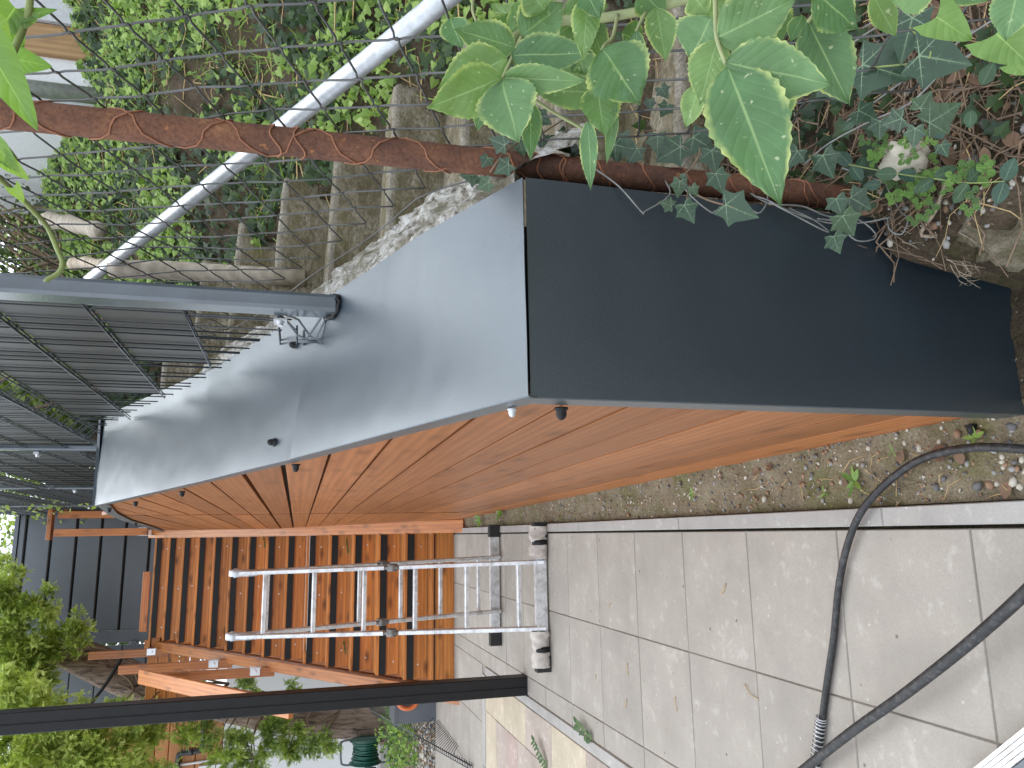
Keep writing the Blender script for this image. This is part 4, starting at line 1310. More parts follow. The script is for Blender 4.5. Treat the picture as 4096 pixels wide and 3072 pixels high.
b.tube([(0.632, y, pw(y, capz) + 0.004 + 0.006 * math.sin(y * 11)) for y in np.linspace(1.16, 2.6, 30)], 0.0017, 5)
b.build('tension_wire', 'wire', cl, True)
# the post, thickly rusted, leaning by a hair
PA, PB = Vector((0.62, 1.135, 0.12)), Vector((0.62, 1.20, 2.2))
b = MB()
path = [PA.lerp(PB, t) for t in np.linspace(0, 1, 60)]
b.tube(path, [0.0228 + 0.0005 * fbm(i * 0.7, 3) for i in range(60)], 28)
post = b.build('rusty_post', 'rust', cl, True)
def helix(t0, t1, turns, ph=0.0, r=0.0245, n=70):
    o = []
    for t in np.linspace(0, 1, n):
        p = PA.lerp(PB, t0 + (t1 - t0) * t)
        a = ph + 2 * math.pi * turns * t
        o.append(p + Vector((math.cos(a) * r, math.sin(a) * r, 0.006 * math.sin(3 * a + ph))))
    return o
for args in ((0.10, 0.36, 6.5, 0.3), (0.36, 0.365, 1.2, 1), (0.33, 0.40, 3.2, 2), (0.38, 0.80, 6.0, 2.2), (0.80, 0.46, 5.5, 0.4), (0.56, 0.60, 2.3, 0.1), (0.12, 0.2, 3, 1.1)):
    b = MB(); b.tube(helix(*args), 0.0016, 5)
    b.build('binding_wire', 'rustwire', post, True)
# loose wire ends that hang over the dark sheet and the soil
M['loosewire'] = plain('loose_wire', (0.24, 0.24, 0.225), 0.55, 0.3, 0.4, 30)
loose = [[(0.605, 1.11, 0.83), (0.5532, 1.066, 0.8034), (0.5099, 1.062, 0.7661), (0.512, 1.062, 0.7600), (0.5469, 1.066, 0.7119), (0.59, 1.10, 0.70)],
         [(0.60, 1.10, 0.68), (0.5475, 1.066, 0.6694), (0.5229, 1.063, 0.6378), (0.526, 1.063, 0.631), (0.5353, 1.066, 0.6137), (0.59, 1.10, 0.585)],
         [(0.59, 1.10, 0.60), (0.5527, 1.066, 0.5786), (0.5356, 1.064, 0.5582), (0.5336, 1.066, 0.5412), (0.5588, 1.07, 0.5217), (0.6, 1.1, 0.50)],
         [(0.58, 1.09, 0.54), (0.552, 1.066, 0.5198), (0.5513, 1.06, 0.4596), (0.5376, 1.06, 0.4098), (0.5342, 1.055, 0.3473), (0.5036, 1.05, 0.3192), (0.4926, 1.05, 0.3629), (0.5248, 1.055, 0.3957), (0.5307, 1.06, 0.4311)],
         [(0.57, 1.08, 0.53), (0.546, 1.06, 0.5104), (0.5267, 1.055, 0.4722), (0.5072, 1.05, 0.4337), (0.5039, 1.05, 0.4187), (0.525, 1.055, 0.442), (0.5439, 1.06, 0.4856)],
         [(0.64, 1.07, 0.36), (0.6123, 1.05, 0.2944), (0.5837, 1.03, 0.30), (0.5417, 1.02, 0.29), (0.5232, 1.01, 0.285), (0.4989, 1.02, 0.293), (0.5094, 1.03, 0.3077), (0.5368, 1.04, 0.30)],
         [(0.57, 1.08, 0.54), (0.5585, 1.066, 0.5242), (0.5392, 1.06, 0.4861), (0.5228, 1.055, 0.4166), (0.527, 1.05, 0.3482), (0.5344, 1.03, 0.30)]]
for k in range(4):
    a = Vector((0.66 + rng.uniform(-.03, .12), 0.95 + rng.uniform(-.15, .15), 0.42 + rng.uniform(-.02, .06)))
    p = [a]
    d = Vector((rng.uniform(-.01, .02), -0.07, -0.02))
    for i in range(5):
        p.append(p[-1] + d + Vector((rng.uniform(-.015, .015), rng.uniform(-.02, .02), rng.uniform(-.015, .02))))
    loose.append(p)
def smooth_path(p, n=4):
    P = [Vector(q) for q in p]
    out = []
    for i in range(len(P) - 1):
        p0, p1, p2, p3 = P[max(i - 1, 0)], P[i], P[i + 1], P[min(i + 2, len(P) - 1)]
        for k in range(n):
            t = k / n
            out.append(0.5 * ((2 * p1) + (p2 - p0) * t + (2 * p0 - 5 * p1 + 4 * p2 - p3) * t * t + (3 * p1 - p0 - 3 * p2 + p3) * t ** 3))
    out.append(P[-1])
    return out
for p in loose:
    b = MB(); b.tube(smooth_path(p, 4), 0.0015, 5)
    b.build('loose_wire', 'loosewire', cl, True)

# galvanised tube of the old stair rail and the weathered post it is fixed to
b = MB()
b.tube([(0.985, 0.95, 0.90), (0.98, 1.476, 1.19), (0.95, 3.0, 2.06), (0.945, 3.25, 2.2)], 0.0212, 16)
tag(b.build('handrail_tube', 'galv', None, True), 'sloping galvanised steel tube running behind the rusty post', 'handrail tube')
b = MB()
b.tube([(0.962, 2.86, 1.30), (0.955, 2.85, 1.5), (0.945, 2.83, 1.75), (0.93, 2.81, 1.93), (0.928, 2.81, 1.96)], [0.034, 0.033, 0.034, 0.032, 0.026], 16)
tag(b.build('wooden_post', 'palewood', None, True), 'weathered round wooden post standing on the old concrete steps', 'post')

# ------------------------------------------------------------------ black square post in the paving
bp = thing('black_post', 'black square metal post rising from the edge of the paving', 'post', (-0.86, 4.43, 0))
b = MB()
R_ = Matrix.Rotation(0.0, 3, 'Z')
hw = 0.0505
cs = [(-hw, -hw + .004), (-hw + .004, -hw), (-0.006, -hw), (-0.004, -hw + 0.003), (0.0, -hw + 0.003), (0.002, -hw), (hw - .004, -hw), (hw, -hw + .004), (hw, hw), (-hw, hw)]
b.prism([(-0.86 + x, 4.43 + y, 0.0) for x, y in cs], (0, 0, 3.4))
b.build('shaft', 'black', bp)
b = MB(); b.box2((-0.914, 4.376, 0.001), (-0.806, 4.484, 0.006)); b.build('foot', 'rubber', bp)

# ------------------------------------------------------------------ folding aluminium ladder
M['steel'] = plain('worn_steel', (0.2, 0.19, 0.18), 0.4, 0.6, 0.4, 40)
lad = thing('folding_ladder', 'folding aluminium ladder standing as an A in front of the timber staircase', 'ladder', (-0.33, 4.43, 0))
def rail(p0, p1, name='rail', w=0.022, d=0.05):
    p0, p1 = Vector(p0), Vector(p1)
    z = (p1 - p0).normalized()
    x = Vector((1, 0, 0)); x = (x - z * x.dot(z)).normalized(); y = z.cross(x)
    b = MB()
    L = (p1 - p0).length
    c = 0.004
    sec = [(-w / 2 + c, -d / 2), (w / 2 - c, -d / 2), (w / 2, -d / 2 + c), (w / 2, d / 2 - c), (w / 2 - c, d / 2), (-w / 2 + c, d / 2), (-w / 2, d / 2 - c), (-w / 2, -d / 2 + c)]
    b.prism([p0 + x * a + y * e for a, e in sec], z * L)
    return b.build(name, 'alu', lad)
for side_, (foot_y, top_y) in {'f': (3.955, 4.405), 'r': (4.925, 4.475)}.items():
    for xf, xt in ((-0.156, -0.19), (-0.496, -0.515)):
        f0, t0 = Vector((xf, foot_y, 0.02)), Vector((xt, top_y, 1.575))
        h1, h2 = f0.lerp(t0, 0.475), f0.lerp(t0, 0.525)
        rail(f0, h1); rail(h2, t0)
        b = MB()                                     # mid hinge
        q = f0.lerp(t0, 0.5)
        b.lathe(q - Vector((0.020, 0, 0)), (1, 0, 0), [(0, .026), (.005, .028), (.035, .028), (.04, .026)], 16)
        b.box(q, (0.02, 0.04, 0.17), (t0 - f0).to_track_quat('Z', 'Y').to_matrix())
        b.build('hinge', 'steel', lad, True)
    zs = (1.447, 1.194, 0.938, 0.679, 0.417, 0.152) if side_ == 'f' else (1.44, 1.19, 0.93, 0.68, 0.425, 0.166)
    for z in zs:
        t = (z - 0.02) / 1.555
        y = foot_y + (top_y - foot_y) * t
        xa, xb = -0.156 - 0.034 * t - 0.012, -0.496 - 0.019 * t + 0.012
        b = MB()
        b.prism([(xa, y - 0.014, z - 0.010), (xa, y + 0.014, z - 0.011), (xa, y + 0.016, z + 0.008), (xa, y + 0.009, z + 0.012), (xa, y - 0.011, z + 0.012), (xa, y - 0.016, z + 0.007)], (xb - xa, 0, 0))
        b.build('rung', 'alu', lad)
    y = 3.962 if side_ == 'f' else 4.965
    b = MB(); b.box2((-0.69, y - 0.02, 0.012), (0.035, y + 0.02, 0.07)); b.build('stabiliser_bar', 'alu', lad)
    for xx in (0.012, -0.672):
        b = MB(); b.box2((xx - 0.04, y - 0.027, 0.001), (xx + 0.04, y + 0.027, 0.075)); b.build('rubber_foot', 'rubber', lad)
for xt in (-0.19, -0.515):
    b = MB()
    b.lathe((xt - 0.018, 4.44, 1.60), (1, 0, 0), [(0, .034), (.004, .038), (.032, .038), (.036, .034)], 16)
    b.lathe((xt - 0.024, 4.44, 1.60), (1, 0, 0), [(0, .014), (.048, .014)], 10)
    b.box((xt, 4.42, 1.545), (0.034, 0.055, 0.10), Matrix.Rotation(-0.28, 3, 'X'))
    b.box((xt, 4.46, 1.545), (0.022, 0.05, 0.10), Matrix.Rotation(0.28, 3, 'X'))
    b.build('top_hinge', 'galv', lad, True)
# rags bound round the front feet
for xc, L in ((-0.055, 0.17), (-0.60, 0.18)):
    bm = bmesh.new()
    n, m2 = 26, 20
    vs = []
    for i in range(n):
        t = i / (n - 1)
        x = xc - L / 2 + L * t
        for k in range(m2):
            a = 2 * math.pi * k / m2
            rr = 1 + 0.22 * fbm(x * 26, math.cos(a) * 1.2, math.sin(a) * 1.2) - 0.22 * math.exp(-((t - 0.5) / 0.08) ** 2)
            vs.append((x, 3.962 + 0.040 * rr * math.cos(a), max(0.003, 0.046 + 0.050 * rr * math.sin(a))))
    fs = [(i * m2 + k, i * m2 + (k + 1) % m2, (i + 1) * m2 + (k + 1) % m2, (i + 1) * m2 + k) for i in range(n - 1) for k in range(m2)]
    bm.free()
    o = np_mesh('rag', vs, fs, 'cloth', lad, True)
    b = MB()
    b.lathe((xc - 0.014, 3.962, 0.044), (1, 0, 0), [(0, .040), (.002, .0435), (.026, .0435), (.028, .040)], 18)
    b.build('strap', 'black', o, True)

# ------------------------------------------------------------------ hoses and the aluminium profile in the foreground
def hose(name, pts, r, label):
    b = MB()
    b.tube(smooth_path(pts, 10), r, 14)
    o = b.build(name, 'hosemat', None, True)
    return tag(o, label, 'hose')
def hose_mat():
    m, nt, b = new_mat('scuffed_rubber')
    v = coords(nt, scale=(1, 1, 1))
    n = noise(nt, v, 30, 6, 0.7)
    sc = ramp(nt, noise(nt, v, 70, 4, 0.75), [(0.5, 0.0), (0.62, 0.6)])
    c = ramp(nt, n, [(0.3, (0.008, 0.008, 0.009)), (0.7, (0.022, 0.022, 0.023))])
    c = mix(nt, sc, c, (0.075, 0.075, 0.073))
    nt.links.new(c, b.inputs['Base Color'])
    b.inputs['Roughness'].default_value = 0.55
    bump(nt, b, n, 0.3, 0.002)
    return m
M['hosemat'] = hose_mat()
ht = hose('rubber_hose', HOSE_THIN, 0.0085, 'thinner black rubber hose with a wire spring on its end')
hk = hose('rubber_hose', HOSE_THICK, 0.0112, 'thick scuffed black hose crossing the lower corner of the paving')
sp_a, sp_b = Vector(HOSE_THIN[-3]), Vector(HOSE_THIN[-1])
b = MB()
pts = []
for t in np.linspace(0, 1, 190):
    tt = t ** 1.35
    p = sp_a.lerp(sp_b, tt)
    dd = (sp_b - sp_a).normalized()
    xx = dd.cross(Vector((0, 0, 1))).normalized(); yy = xx.cross(dd)
    a = 2 * math.pi * 13 * t
    rr = 0.0128
    pts.append(p + (xx * math.cos(a) + yy * math.sin(a)) * rr + Vector((0, 0, 0.004)))
b.tube(pts, 0.0017, 6)
b.build('spring', 'galv', ht, True)
pr = thing('aluminium_profile', 'flat ribbed aluminium profile lying at the lower corner of the paving', 'profile', PROFILE_RAIL[0])
pa, pb, pc, pd = [Vector(q) for q in PROFILE_RAIL]
ex = (pb - pa)
pa = pa - ex * 0.25; pb = pb + ex * 0.6
perp = (Vector((0, 0, 1)).cross(ex)).normalized() * -1
b = MB()
for k in range(4):
    o0 = perp * (0.009 * k)
    b.prism([pa + o0 + Vector((0, 0, .0)), pa + o0 + perp * 0.0078, pa + o0 + perp * 0.0078 - Vector((0, 0, .028)), pa + o0 - Vector((0, 0, .028))], pb - pa)
b.build('ribbed_face', 'alu', pr)
b = MB(); b.prism([pa + perp * 0.036 - Vector((0, 0, .004)), pa + perp * 0.10 - Vector((0, 0, .004)), pa + perp * 0.10 - Vector((0, 0, .0285)), pa + perp * 0.036 - Vector((0, 0, .0285))], pb - pa)
b.build('back_plate', 'gate', pr)

# ------------------------------------------------------------------ house, pipes, hose reel on the left
HYW = 12.3
house = thing('white_house', 'white rendered house with orange timber siding above, behind the thuja', 'house', (-3.2, HYW, 0))
b = MB(); b.box2((-9, HYW, -0.1), (-1.75, HYW + 0.3, 2.21)); b.build('wall', 'white', house)
for k in range(14):
    za = 2.215 + 0.178 * k
    W = Matrix.Translation((-9, HYW, za))
    b = MB(); b.prism([(-9, HYW - 0.004, za + 0.002), (-9, HYW - 0.012, za + 0.012), (-9, HYW - 0.012, za + 0.160), (-9, HYW - 0.004, za + 0.172), (-9, HYW + 0.05, za + 0.172), (-9, HYW + 0.05, za + 0.002)], (6.5, 0, 0))
    b.build('plank', 'siding', house, W=W)
b = MB(); b.box2((-9, HYW + 0.051, 2.2), (-2.52, HYW + 0.1, 4.8)); b.build('backing', 'core', house)
b = MB(); b.box2((-9, HYW - 0.5, -0.1), (-2.4, HYW, 0.035)); b.build('plinth', 'kerb', house)
dp = thing('drain_pipe', 'black drain pipe bending twice across the orange timber siding', 'pipe', (-2.7, HYW - 0.1, 2.5))
yy = HYW - 0.09
b = MB()
b.tube(smooth_path([(-2.42, yy, 2.47), (-2.6, yy, 2.475), (-2.86, yy, 2.48), (-2.925, yy, 2.50), (-2.94, yy, 2.56), (-2.945, yy, 2.70), (-2.96, yy, 2.765), (-3.02, yy, 2.785), (-3.4, yy, 2.79)], 6), 0.036, 12)
b.build('pipe', 'pipe', dp, True)
for c, ax in (((-2.66, yy, 2.475), (1, 0, 0)), ((-2.943, yy, 2.62), (0, 0, 1))):
    b = MB(); b.lathe(Vector(c) - Vector(ax) * 0.03, ax, [(0, .044), (.06, .044)], 12); b.build('collar', 'pipe', dp, True)
cd = thing('conduit', 'thin white conduit running up the timber siding beside the junction box', 'conduit', (-3.1, HYW - 0.05, 2.2))
b = MB(); b.tube([(-3.08, HYW - 0.04, 2.12), (-3.085, HYW - 0.04, 2.3), (-3.12, HYW - 0.04, 2.95), (-3.13, HYW - 0.04, 3.1)], 0.016, 10); b.build('tube', 'white', cd, True)
for z in (2.16, 2.9):
    b = MB(); b.lathe((-3.083 - (z - 2.16) * 0.05, HYW - 0.04, z), (0, 0, 1), [(0, .021), (.05, .021)], 10); b.build('clip', 'gate', cd, True)
jb = thing('junction_box', 'pale grey junction box at the foot of the timber siding', 'box', (-3.25, HYW - 0.1, 2.2))
b = MB(); b.box2((-3.36, HYW - 0.12, 2.16), (-3.14, HYW - 0.014, 2.50)); b.build('case', 'conc_beam', jb)
b = MB(); b.box2((-3.37, HYW - 0.13, 2.15), (-3.13, HYW - 0.121, 2.51)); b.build('cover', 'white', jb)

reel = thing('hose_reel', 'green garden hose wound on a grey tubular stand by the white wall', 'hose reel', (-2.8, 10.9, 0))
RX, RY, RZ = -2.80, 10.9, 0.33
b = MB(); b.lathe((RX - 0.13, RY, RZ), (1, 0, 0), [(0, .11), (.27, .11)], 20)
b.build('drum', 'green_plastic', reel, True)
for xx in (RX - 0.145, RX + 0.135):
    b = MB(); b.lathe((xx, RY, RZ), (1, 0, 0), [(0, .205), (.006, .212), (.012, .205)], 26); b.build('flange', 'green_plastic', reel, True)
b = MB()
pts = []
for t in np.linspace(0, 1, 620):
    a = 2 * math.pi * 30 * t
    r = 0.125 + 0.045 * t + 0.008 * math.sin(t * 43)
    pts.append((RX - 0.005 + 0.122 * math.cos(2 * math.pi * 2.6 * t), RY + r * math.cos(a), RZ + r * math.sin(a)))
b.tube(pts, 0.011, 6)
b.build('hose', 'green_plastic', reel, True)
b = MB(); b.tube(smooth_path([(-2.66, 10.95, 0.02), (-2.66, 10.95, 0.5), (-2.67, 10.95, 0.62), (-2.72, 10.95, 0.645), (-2.9, 10.95, 0.64), (-2.96, 10.95, 0.6), (-2.97, 10.95, 0.4), (-2.97, 10.95, 0.05), (-2.93, 10.95, 0.015), (-2.7, 10.95, 0.015)], 6), 0.013, 8); b.build('stand', 'gate', reel, True)
b = MB(); b.tube([(RX - 0.15, RY, RZ), (RX - 0.2, RY, RZ), (RX - 0.2, RY - 0.05, RZ - 0.13), (RX - 0.3, RY - 0.05, RZ - 0.13)], 0.014, 8); b.lathe((RX - 0.3, RY - 0.05, RZ - 0.13), (1, 0, 0), [(0, .026), (.07, .026)], 10); b.build('crank', 'rubber', reel, True)

box_ = thing('storage_box', 'low dark grey box standing left of the stair foot', 'box', (-1.55, 7.45, 0))
b = MB(); b.box2((-1.70, 7.40, 0.0), (-1.40, 7.75, 0.36)); b.build('body', 'gate', box_)
b = MB(); b.box2((-1.71, 7.39, 0.361), (-1.39, 7.76, 0.385)); b.build('lid', 'gate', box_)
b = MB(); b.tube(smooth_path([(-1.44, 7.36, 0.36), (-1.49, 7.35, 0.36), (-1.54, 7.35, 0.33), (-1.56, 7.35, 0.28), (-1.55, 7.35, 0.22), (-1.50, 7.35, 0.18), (-1.42, 7.35, 0.17)], 6), 0.021, 12)
tag(b.build('hose_loop', 'orange', None, True), 'loop of orange hose hanging in front of the dark box', 'hose')

# offcut of folded wire mesh leaning on the plants
om = thing('mesh_offcut', 'bent offcut of dark wire mesh lying at the edge of the far slabs', 'wire mesh', (-1.7, 6.5, 0))
A_, B_ = Vector((-1.655, 5.80, 0.012)), Vector((-2.0, 9.5, 0.40))
nW = 62
for k in range(nW + 1):
    t = k / nW
    p = A_.lerp(B_, t)
    q = Vector((-1.645, 5.95 + 3.0 * t, 0.006)).lerp(Vector((-1.86, 9.8, 0.46)), max(0.0, (t - 0.42) / 0.58) ** 0.9) if t > 0.12 else p + Vector((0.015, 0.02, 0.0))
    e = p + Vector((-0.035, 0, -0.004))
    b = MB(); b.tube([e, p, q], 0.0028, 4)
    b.build('wire', 'pipe', om, True)
for off in ((0, 0, 0), (-0.035, 0, -0.004), (-0.0, 0.0, 0.009)):
    b = MB(); b.tube([A_ + Vector(off), B_ + Vector(off)], 0.0032, 5); b.build('long_wire', 'pipe', om, True)

# ------------------------------------------------------------------ neighbour's building up the bank
nb = thing('garden_building', 'white roughcast building with a pale timber post and grey concrete beam up the bank', 'building', (2.6, 4.3, 2.4))
b = MB(); b.box2((2.36, 4.36, 2.2), (2.66, 6.0, 4.6)); b.build('wall', 'white', nb)
board(nb, 'timber_post', (2.745, 4.33, 2.50), (2.745, 4.33, 4.6), (0, -1, 0), 0.19, 0.19, 'oldbeam')
b = MB(); b.box2((2.846, 4.31, 2.2), (3.8, 4.6, 4.6)); b.build('concrete_pier', 'conc_beam', nb)
b = MB(); b.box2((2.62, 4.322, 2.47), (2.66, 4.36, 2.53)); b.lathe((2.64, 4.322, 2.5), (0, -1, 0), [(0, .014), (.012, .012)], 8); b.build('post_shoe', 'zinc', nb)
b = MB(); b.tube([(2.40, 4.27, 2.3), (2.40, 4.27, 4.6)], 0.045, 16); b.build('downpipe', 'galv', nb, True)

# ------------------------------------------------------------------ elder branch close to the camera
def leaflet(name, base, tip, w, nrm, mat, parent, rows=26, cols=8, kind='elder', seed=0):
    base, tip, n = Vector(base), Vector(tip), Vector(nrm)
    x = (tip - base)
    L = x.length
    x.normalize()
    r = random.Random(seed)
    tilt = Matrix.Rotation(r.uniform(-0.45, 0.45), 3, x)
    n = tilt @ n
    y = n.cross(x).normalized()
    z = x.cross(y)
    v, uv = [], []
    curl = r.uniform(-0.1, 0.16)
    fold = r.uniform(0.06, 0.26)
    for i in range(rows + 1):
        u = i / rows
        if kind == 'elder':
            h = (math.sin(math.pi * min(1, u * 1.02) ** 0.80) ** 0.85) * (1 - 0.25 * u) * 1.08
            if u > 0.82:
                h = max(h * 0.92, (1 - u) * 0.55)
            if u >= 0.999:
                h = 0.004
            if u <= 0.001:
                h = 0.02
            ser = 1 + (0.045 if i % 2 else -0.03)
        elif kind == 'heart':
            h = max(0.004, (1 - u) ** 0.75 * 1.05) if u > 0.12 else 0.9
            ser = 1
        else:
            h = max(0.01, math.sin(math.pi * u ** 0.85) ** 0.75)
            ser = 1
        for j in range(cols + 1):
            s_ = (j / cols - 0.5) * 2
            e = ser if abs(s_) == 1 else 1
            yy_ = s_ * h * e * w / 2
            back = -0.30 * L * abs(s_) ** 1.5 * (1 - u) ** 6 if kind == 'heart' else 0
            zz_ = fold * abs(yy_) + curl * L * (u - 0.35) ** 2 * (-1) + 0.05 * w * math.sin(u * 19 - abs(s_) * 4) * abs(s_) * 0.35 + 0.06 * w * fbm(u * 2.5 + seed, s_ * 1.3, seed)
            v.append(base + x * (u * L + back) + y * yy_ + z * zz_)
            uv.append((u, 0.5 + s_ / 2))
    c = cols + 1
    f = [(i * c + j, (i + 1) * c + j, (i + 1) * c + j + 1, i * c + j + 1) for i in range(rows) for j in range(cols)]
    me = bpy.data.meshes.new(name)
    me.from_pydata([tuple(p) for p in v], [], f)
    ul = me.uv_layers.new(name='UVMap')
    for lo in me.loops:
        ul.data[lo.index].uv = uv[lo.vertex_index]
    me.materials.append(M[mat])
    me.polygons.foreach_set('use_smooth', [True] * len(f))
    me.update()
    return link(bpy.data.objects.new(name, me), parent)

eb = thing('elder_branch', 'leafy elder branch with large green leaflets hanging in front of the wall end', 'branch', ELDER_STEMS[0][0])
for i, (bs, tp, w, n) in enumerate(ELDER_LEAVES):
    leaflet('leaf', bs, tp, w * 1.2, n, 'elder', eb, seed=i + 1)
for i, st in enumerate(ELDER_STEMS):
    b = MB()
    sp_ = smooth_path(st, 5)
    r0 = 0.0062 if i == 0 else 0.0021
    b.tube(sp_, [r0 * (1 - 0.3 * k / len(sp_)) for k in range(len(sp_))], 9)
    b.build('stem', 'elderstem', eb, True)
rl = random.Random(31)
for k in range(16):
    t = rl.random()
    sp_ = smooth_path(ELDER_STEMS[0], 8)
    p = sp_[int(t * (len(sp_) - 1))] + Vector((rl.uniform(-.02, .06), rl.uniform(0.0, .08), rl.uniform(-.02, .03)))
    d = Vector((rl.uniform(-1, 1), rl.uniform(-0.6, 0.6), rl.uniform(-0.9, 0.4))).normalized()
    leaflet('leaf', p, p + d * rl.uniform(0.06, 0.10), rl.uniform(0.03, 0.042), (CAM - p).normalized(), 'elder', eb, seed=700 + k)
bv = thing('bindweed_vine', 'bright green bindweed with arrow shaped leaves twining through the wire mesh', 'vine', BINDWEED_STEMS[0][0])
for i, (bs, tp, w, n) in enumerate(BINDWEED_LEAVES):
    leaflet('leaf', bs, tp, w, n, 'bindweed', bv, rows=16, kind='heart', seed=i + 60)
for st in BINDWEED_STEMS:
    b = MB(); b.tube(smooth_path(st, 5), 0.0019, 7); b.build('stem', 'stem', bv, True)

# ------------------------------------------------------------------ ivy
IVY_OUT = [(0.0, 0.02), (-0.22, 0.17), (-0.42, 0.20), (-0.30, 0.36), (-0.33, 0.52), (-0.72, 0.62), (-0.36, 0.74), (-0.20, 0.80)]
IVY_OUT = [(0.0, 0.0), (-0.15, 0.12), (-0.22, 0.40), (-0.02, 0.38), (0.10, 0.40), (0.30, 0.58), (0.42, 0.36), (0.64, 0.22), (0.98, 0.0)]
def ivy_leaf(c, axis, size, nrm, parent, seed):
    r = random.Random(seed)
    c, x, n = Vector(c), Vector(axis), Vector(nrm)
    n = (n + Vector((r.uniform(-.4, .4), r.uniform(-.4, .4), r.uniform(-.1, .5)))).normalized()
    x = (x - n * x.dot(n)).normalized()
    y = n.cross(x)
    k = 1 + 0.12 * r.uniform(-1, 1)
    def P(u, s_):
        rr = math.hypot(u, s_)
        return c + x * (u - 0.2) * size + y * s_ * size * 1.08 * k + n * (0.10 * size * (rr - 0.3) ** 2 * -1.2 + 0.13 * size * abs(s_) * (0.6 - abs(s_)))
    pts = IVY_OUT[:1] + IVY_OUT[1:] + [(a, -b_) for a, b_ in reversed(IVY_OUT[1:-1])]
    hub = (0.16, 0.0)
    v, uv, f = [P(*hub)], [(0.2, 0.5)], []
    N = len(pts)
    for a, b_ in pts:
        a2, b2 = (a + hub[0]) / 2, b_ / 2
        v.append(P(a2, b2)); uv.append((0.3 + abs(a2) * 0.7, 0.5 + b2 * 0.6))
    for a, b_ in pts:
        v.append(P(a, b_)); uv.append((0.3 + abs(a) * 0.7, 0.5 + b_ * 0.6))
    for i in range(N):
        j = (i + 1) % N
        f.append((0, 1 + i, 1 + j))
        f.append((1 + i, 1 + N + i, 1 + N + j, 1 + j))
    mi = [0] * len(f)
    for tp in ((0.94, 0), (0.29, 0.55), (0.29, -0.55), (-0.20, 0.37), (-0.20, -0.37)):
        a0 = Vector((0.0, 0.0)); a1 = Vector(tp) * 0.94
        d = (a1 - a0); pn = Vector((-d.y, d.x)).normalized()
        b0 = len(v)
        for t, ww in ((0, 0.013), (0.5, 0.008), (1, 0.002)):
            q = a0 + d * t
            for s_ in (-1, 1):
                e = q + pn * ww * s_
                v.append(P(e.x, e.y) + n * 0.0006); uv.append((0.5, 0.5))
        f += [(b0, b0 + 2, b0 + 3, b0 + 1), (b0 + 2, b0 + 4, b0 + 5, b0 + 3)]
        mi += [1, 1]
        for t in (0.35, 0.62):
            for sg in (-1, 1):
                s0 = a0 + d * t
                s1 = s0 + (d.normalized() * 0.6 + pn * sg) * 0.15 * (1.1 - t)
                dd = s1 - s0; pp = Vector((-dd.y, dd.x)).normalized() * 0.005
                b0 = len(v)
                for q in (s0 - pp, s0 + pp, s1):
                    v.append(P(q.x, q.y) + n * 0.0005); uv.append((0.5, 0.5))
                f.append((b0, b0 + 1, b0 + 2)); mi.append(1)
    me = bpy.data.meshes.new('leaf')
    me.from_pydata([tuple(p) for p in v], [], f)
    ul = me.uv_layers.new(name='UVMap')
    for lo in me.loops:
        ul.data[lo.index].uv = uv[lo.vertex_index]
    me.materials.append(M['ivy']); me.materials.append(M['ivyvein'])
    me.polygons.foreach_set('material_index', mi)
    me.update()
    return link(bpy.data.objects.new('leaf', me), parent)
iv = thing('ivy_vine', 'dark green ivy with pale veins trailing over the rusty post and the dark sheet', 'ivy', IVY_STEMS[0][-1])
for i, (c, ax, s_, n) in enumerate(IVY_LEAVES):
    ivy_leaf(c, ax, s_ * (0.9 if i < 14 else 0.74), n, iv, i + 200)
for st in IVY_STEMS:
    b = MB(); b.tube(smooth_path(st, 5), 0.0016, 6); b.build('stem', 'twig', iv, True)

mp = thing('maple_seedling', 'broad dark lobed leaves with pale holes behind the wire mesh near the elder leaves', 'plant', MAPLE[0][0])
for i, (c, ax, s_, n) in enumerate(MAPLE[:4]):
    ivy_leaf(c, ax, s_ * 0.72, n, mp, i + 900)
b = MB(); b.tube(smooth_path([MAPLE[0][0], MAPLE[1][0], MAPLE[2][0]], 5), 0.0014, 6); b.build('stem', 'stem', mp, True)

# leaf templates for masses
def flat_leaf(out):
    pts = out + [(a, -b_) for a, b_ in reversed(out[1:-1])]
    v = [(0.15, 0, 0.02)] + [(a, b_, -0.12 * (abs(b_) + 0.3 * a * a)) for a, b_ in pts]
    f = [(0, 1 + i, 1 + (i + 1) % len(pts)) for i in range(len(pts))]
    return v, f
IV_T = flat_leaf(IVY_OUT)
OV_T = flat_leaf([(-0.3, 0.0), (-0.2, 0.25), (0.1, 0.36), (0.5, 0.2), (0.8, 0.0)])
HT_T = flat_leaf([(-0.05, 0.0), (-0.25, 0.3), (0.05, 0.45), (0.45, 0.26), (0.85, 0.0)])

def cover(name, label, cat, n, region, tmpl, smin, smax, tint_f, mat, lift=(0.005, 0.06), seed=1, up=0.7):
    r = np.random.default_rng(seed)
    P, Nn, Tt = [], [], []
    while len(P) < n:
        x, y = r.uniform(region[0], region[1]), r.uniform(region[2], region[3])
        t = tint_f(x, y, r)
        if t is None:
            continue
        P.append((x, y, hill_z(x, y) + r.uniform(*lift)))
        Nn.append((-0.55 + r.normal(0, 0.45), -0.75 + r.normal(0, 0.45), up + r.normal(0, 0.35)))
        Tt.append(t)
    P, Nn, Tt = np.array(P), np.array(Nn), np.array(Tt)
    V, F, T = scatter(tmpl[0], tmpl[1], P, Nn, r.uniform(0, 6.28, len(P)), r.uniform(smin, smax, len(P)), Tt)
    o = np_mesh(name, V, F, mat, None, False, T, 'stuff')
    tag(o, label, cat)
    return o

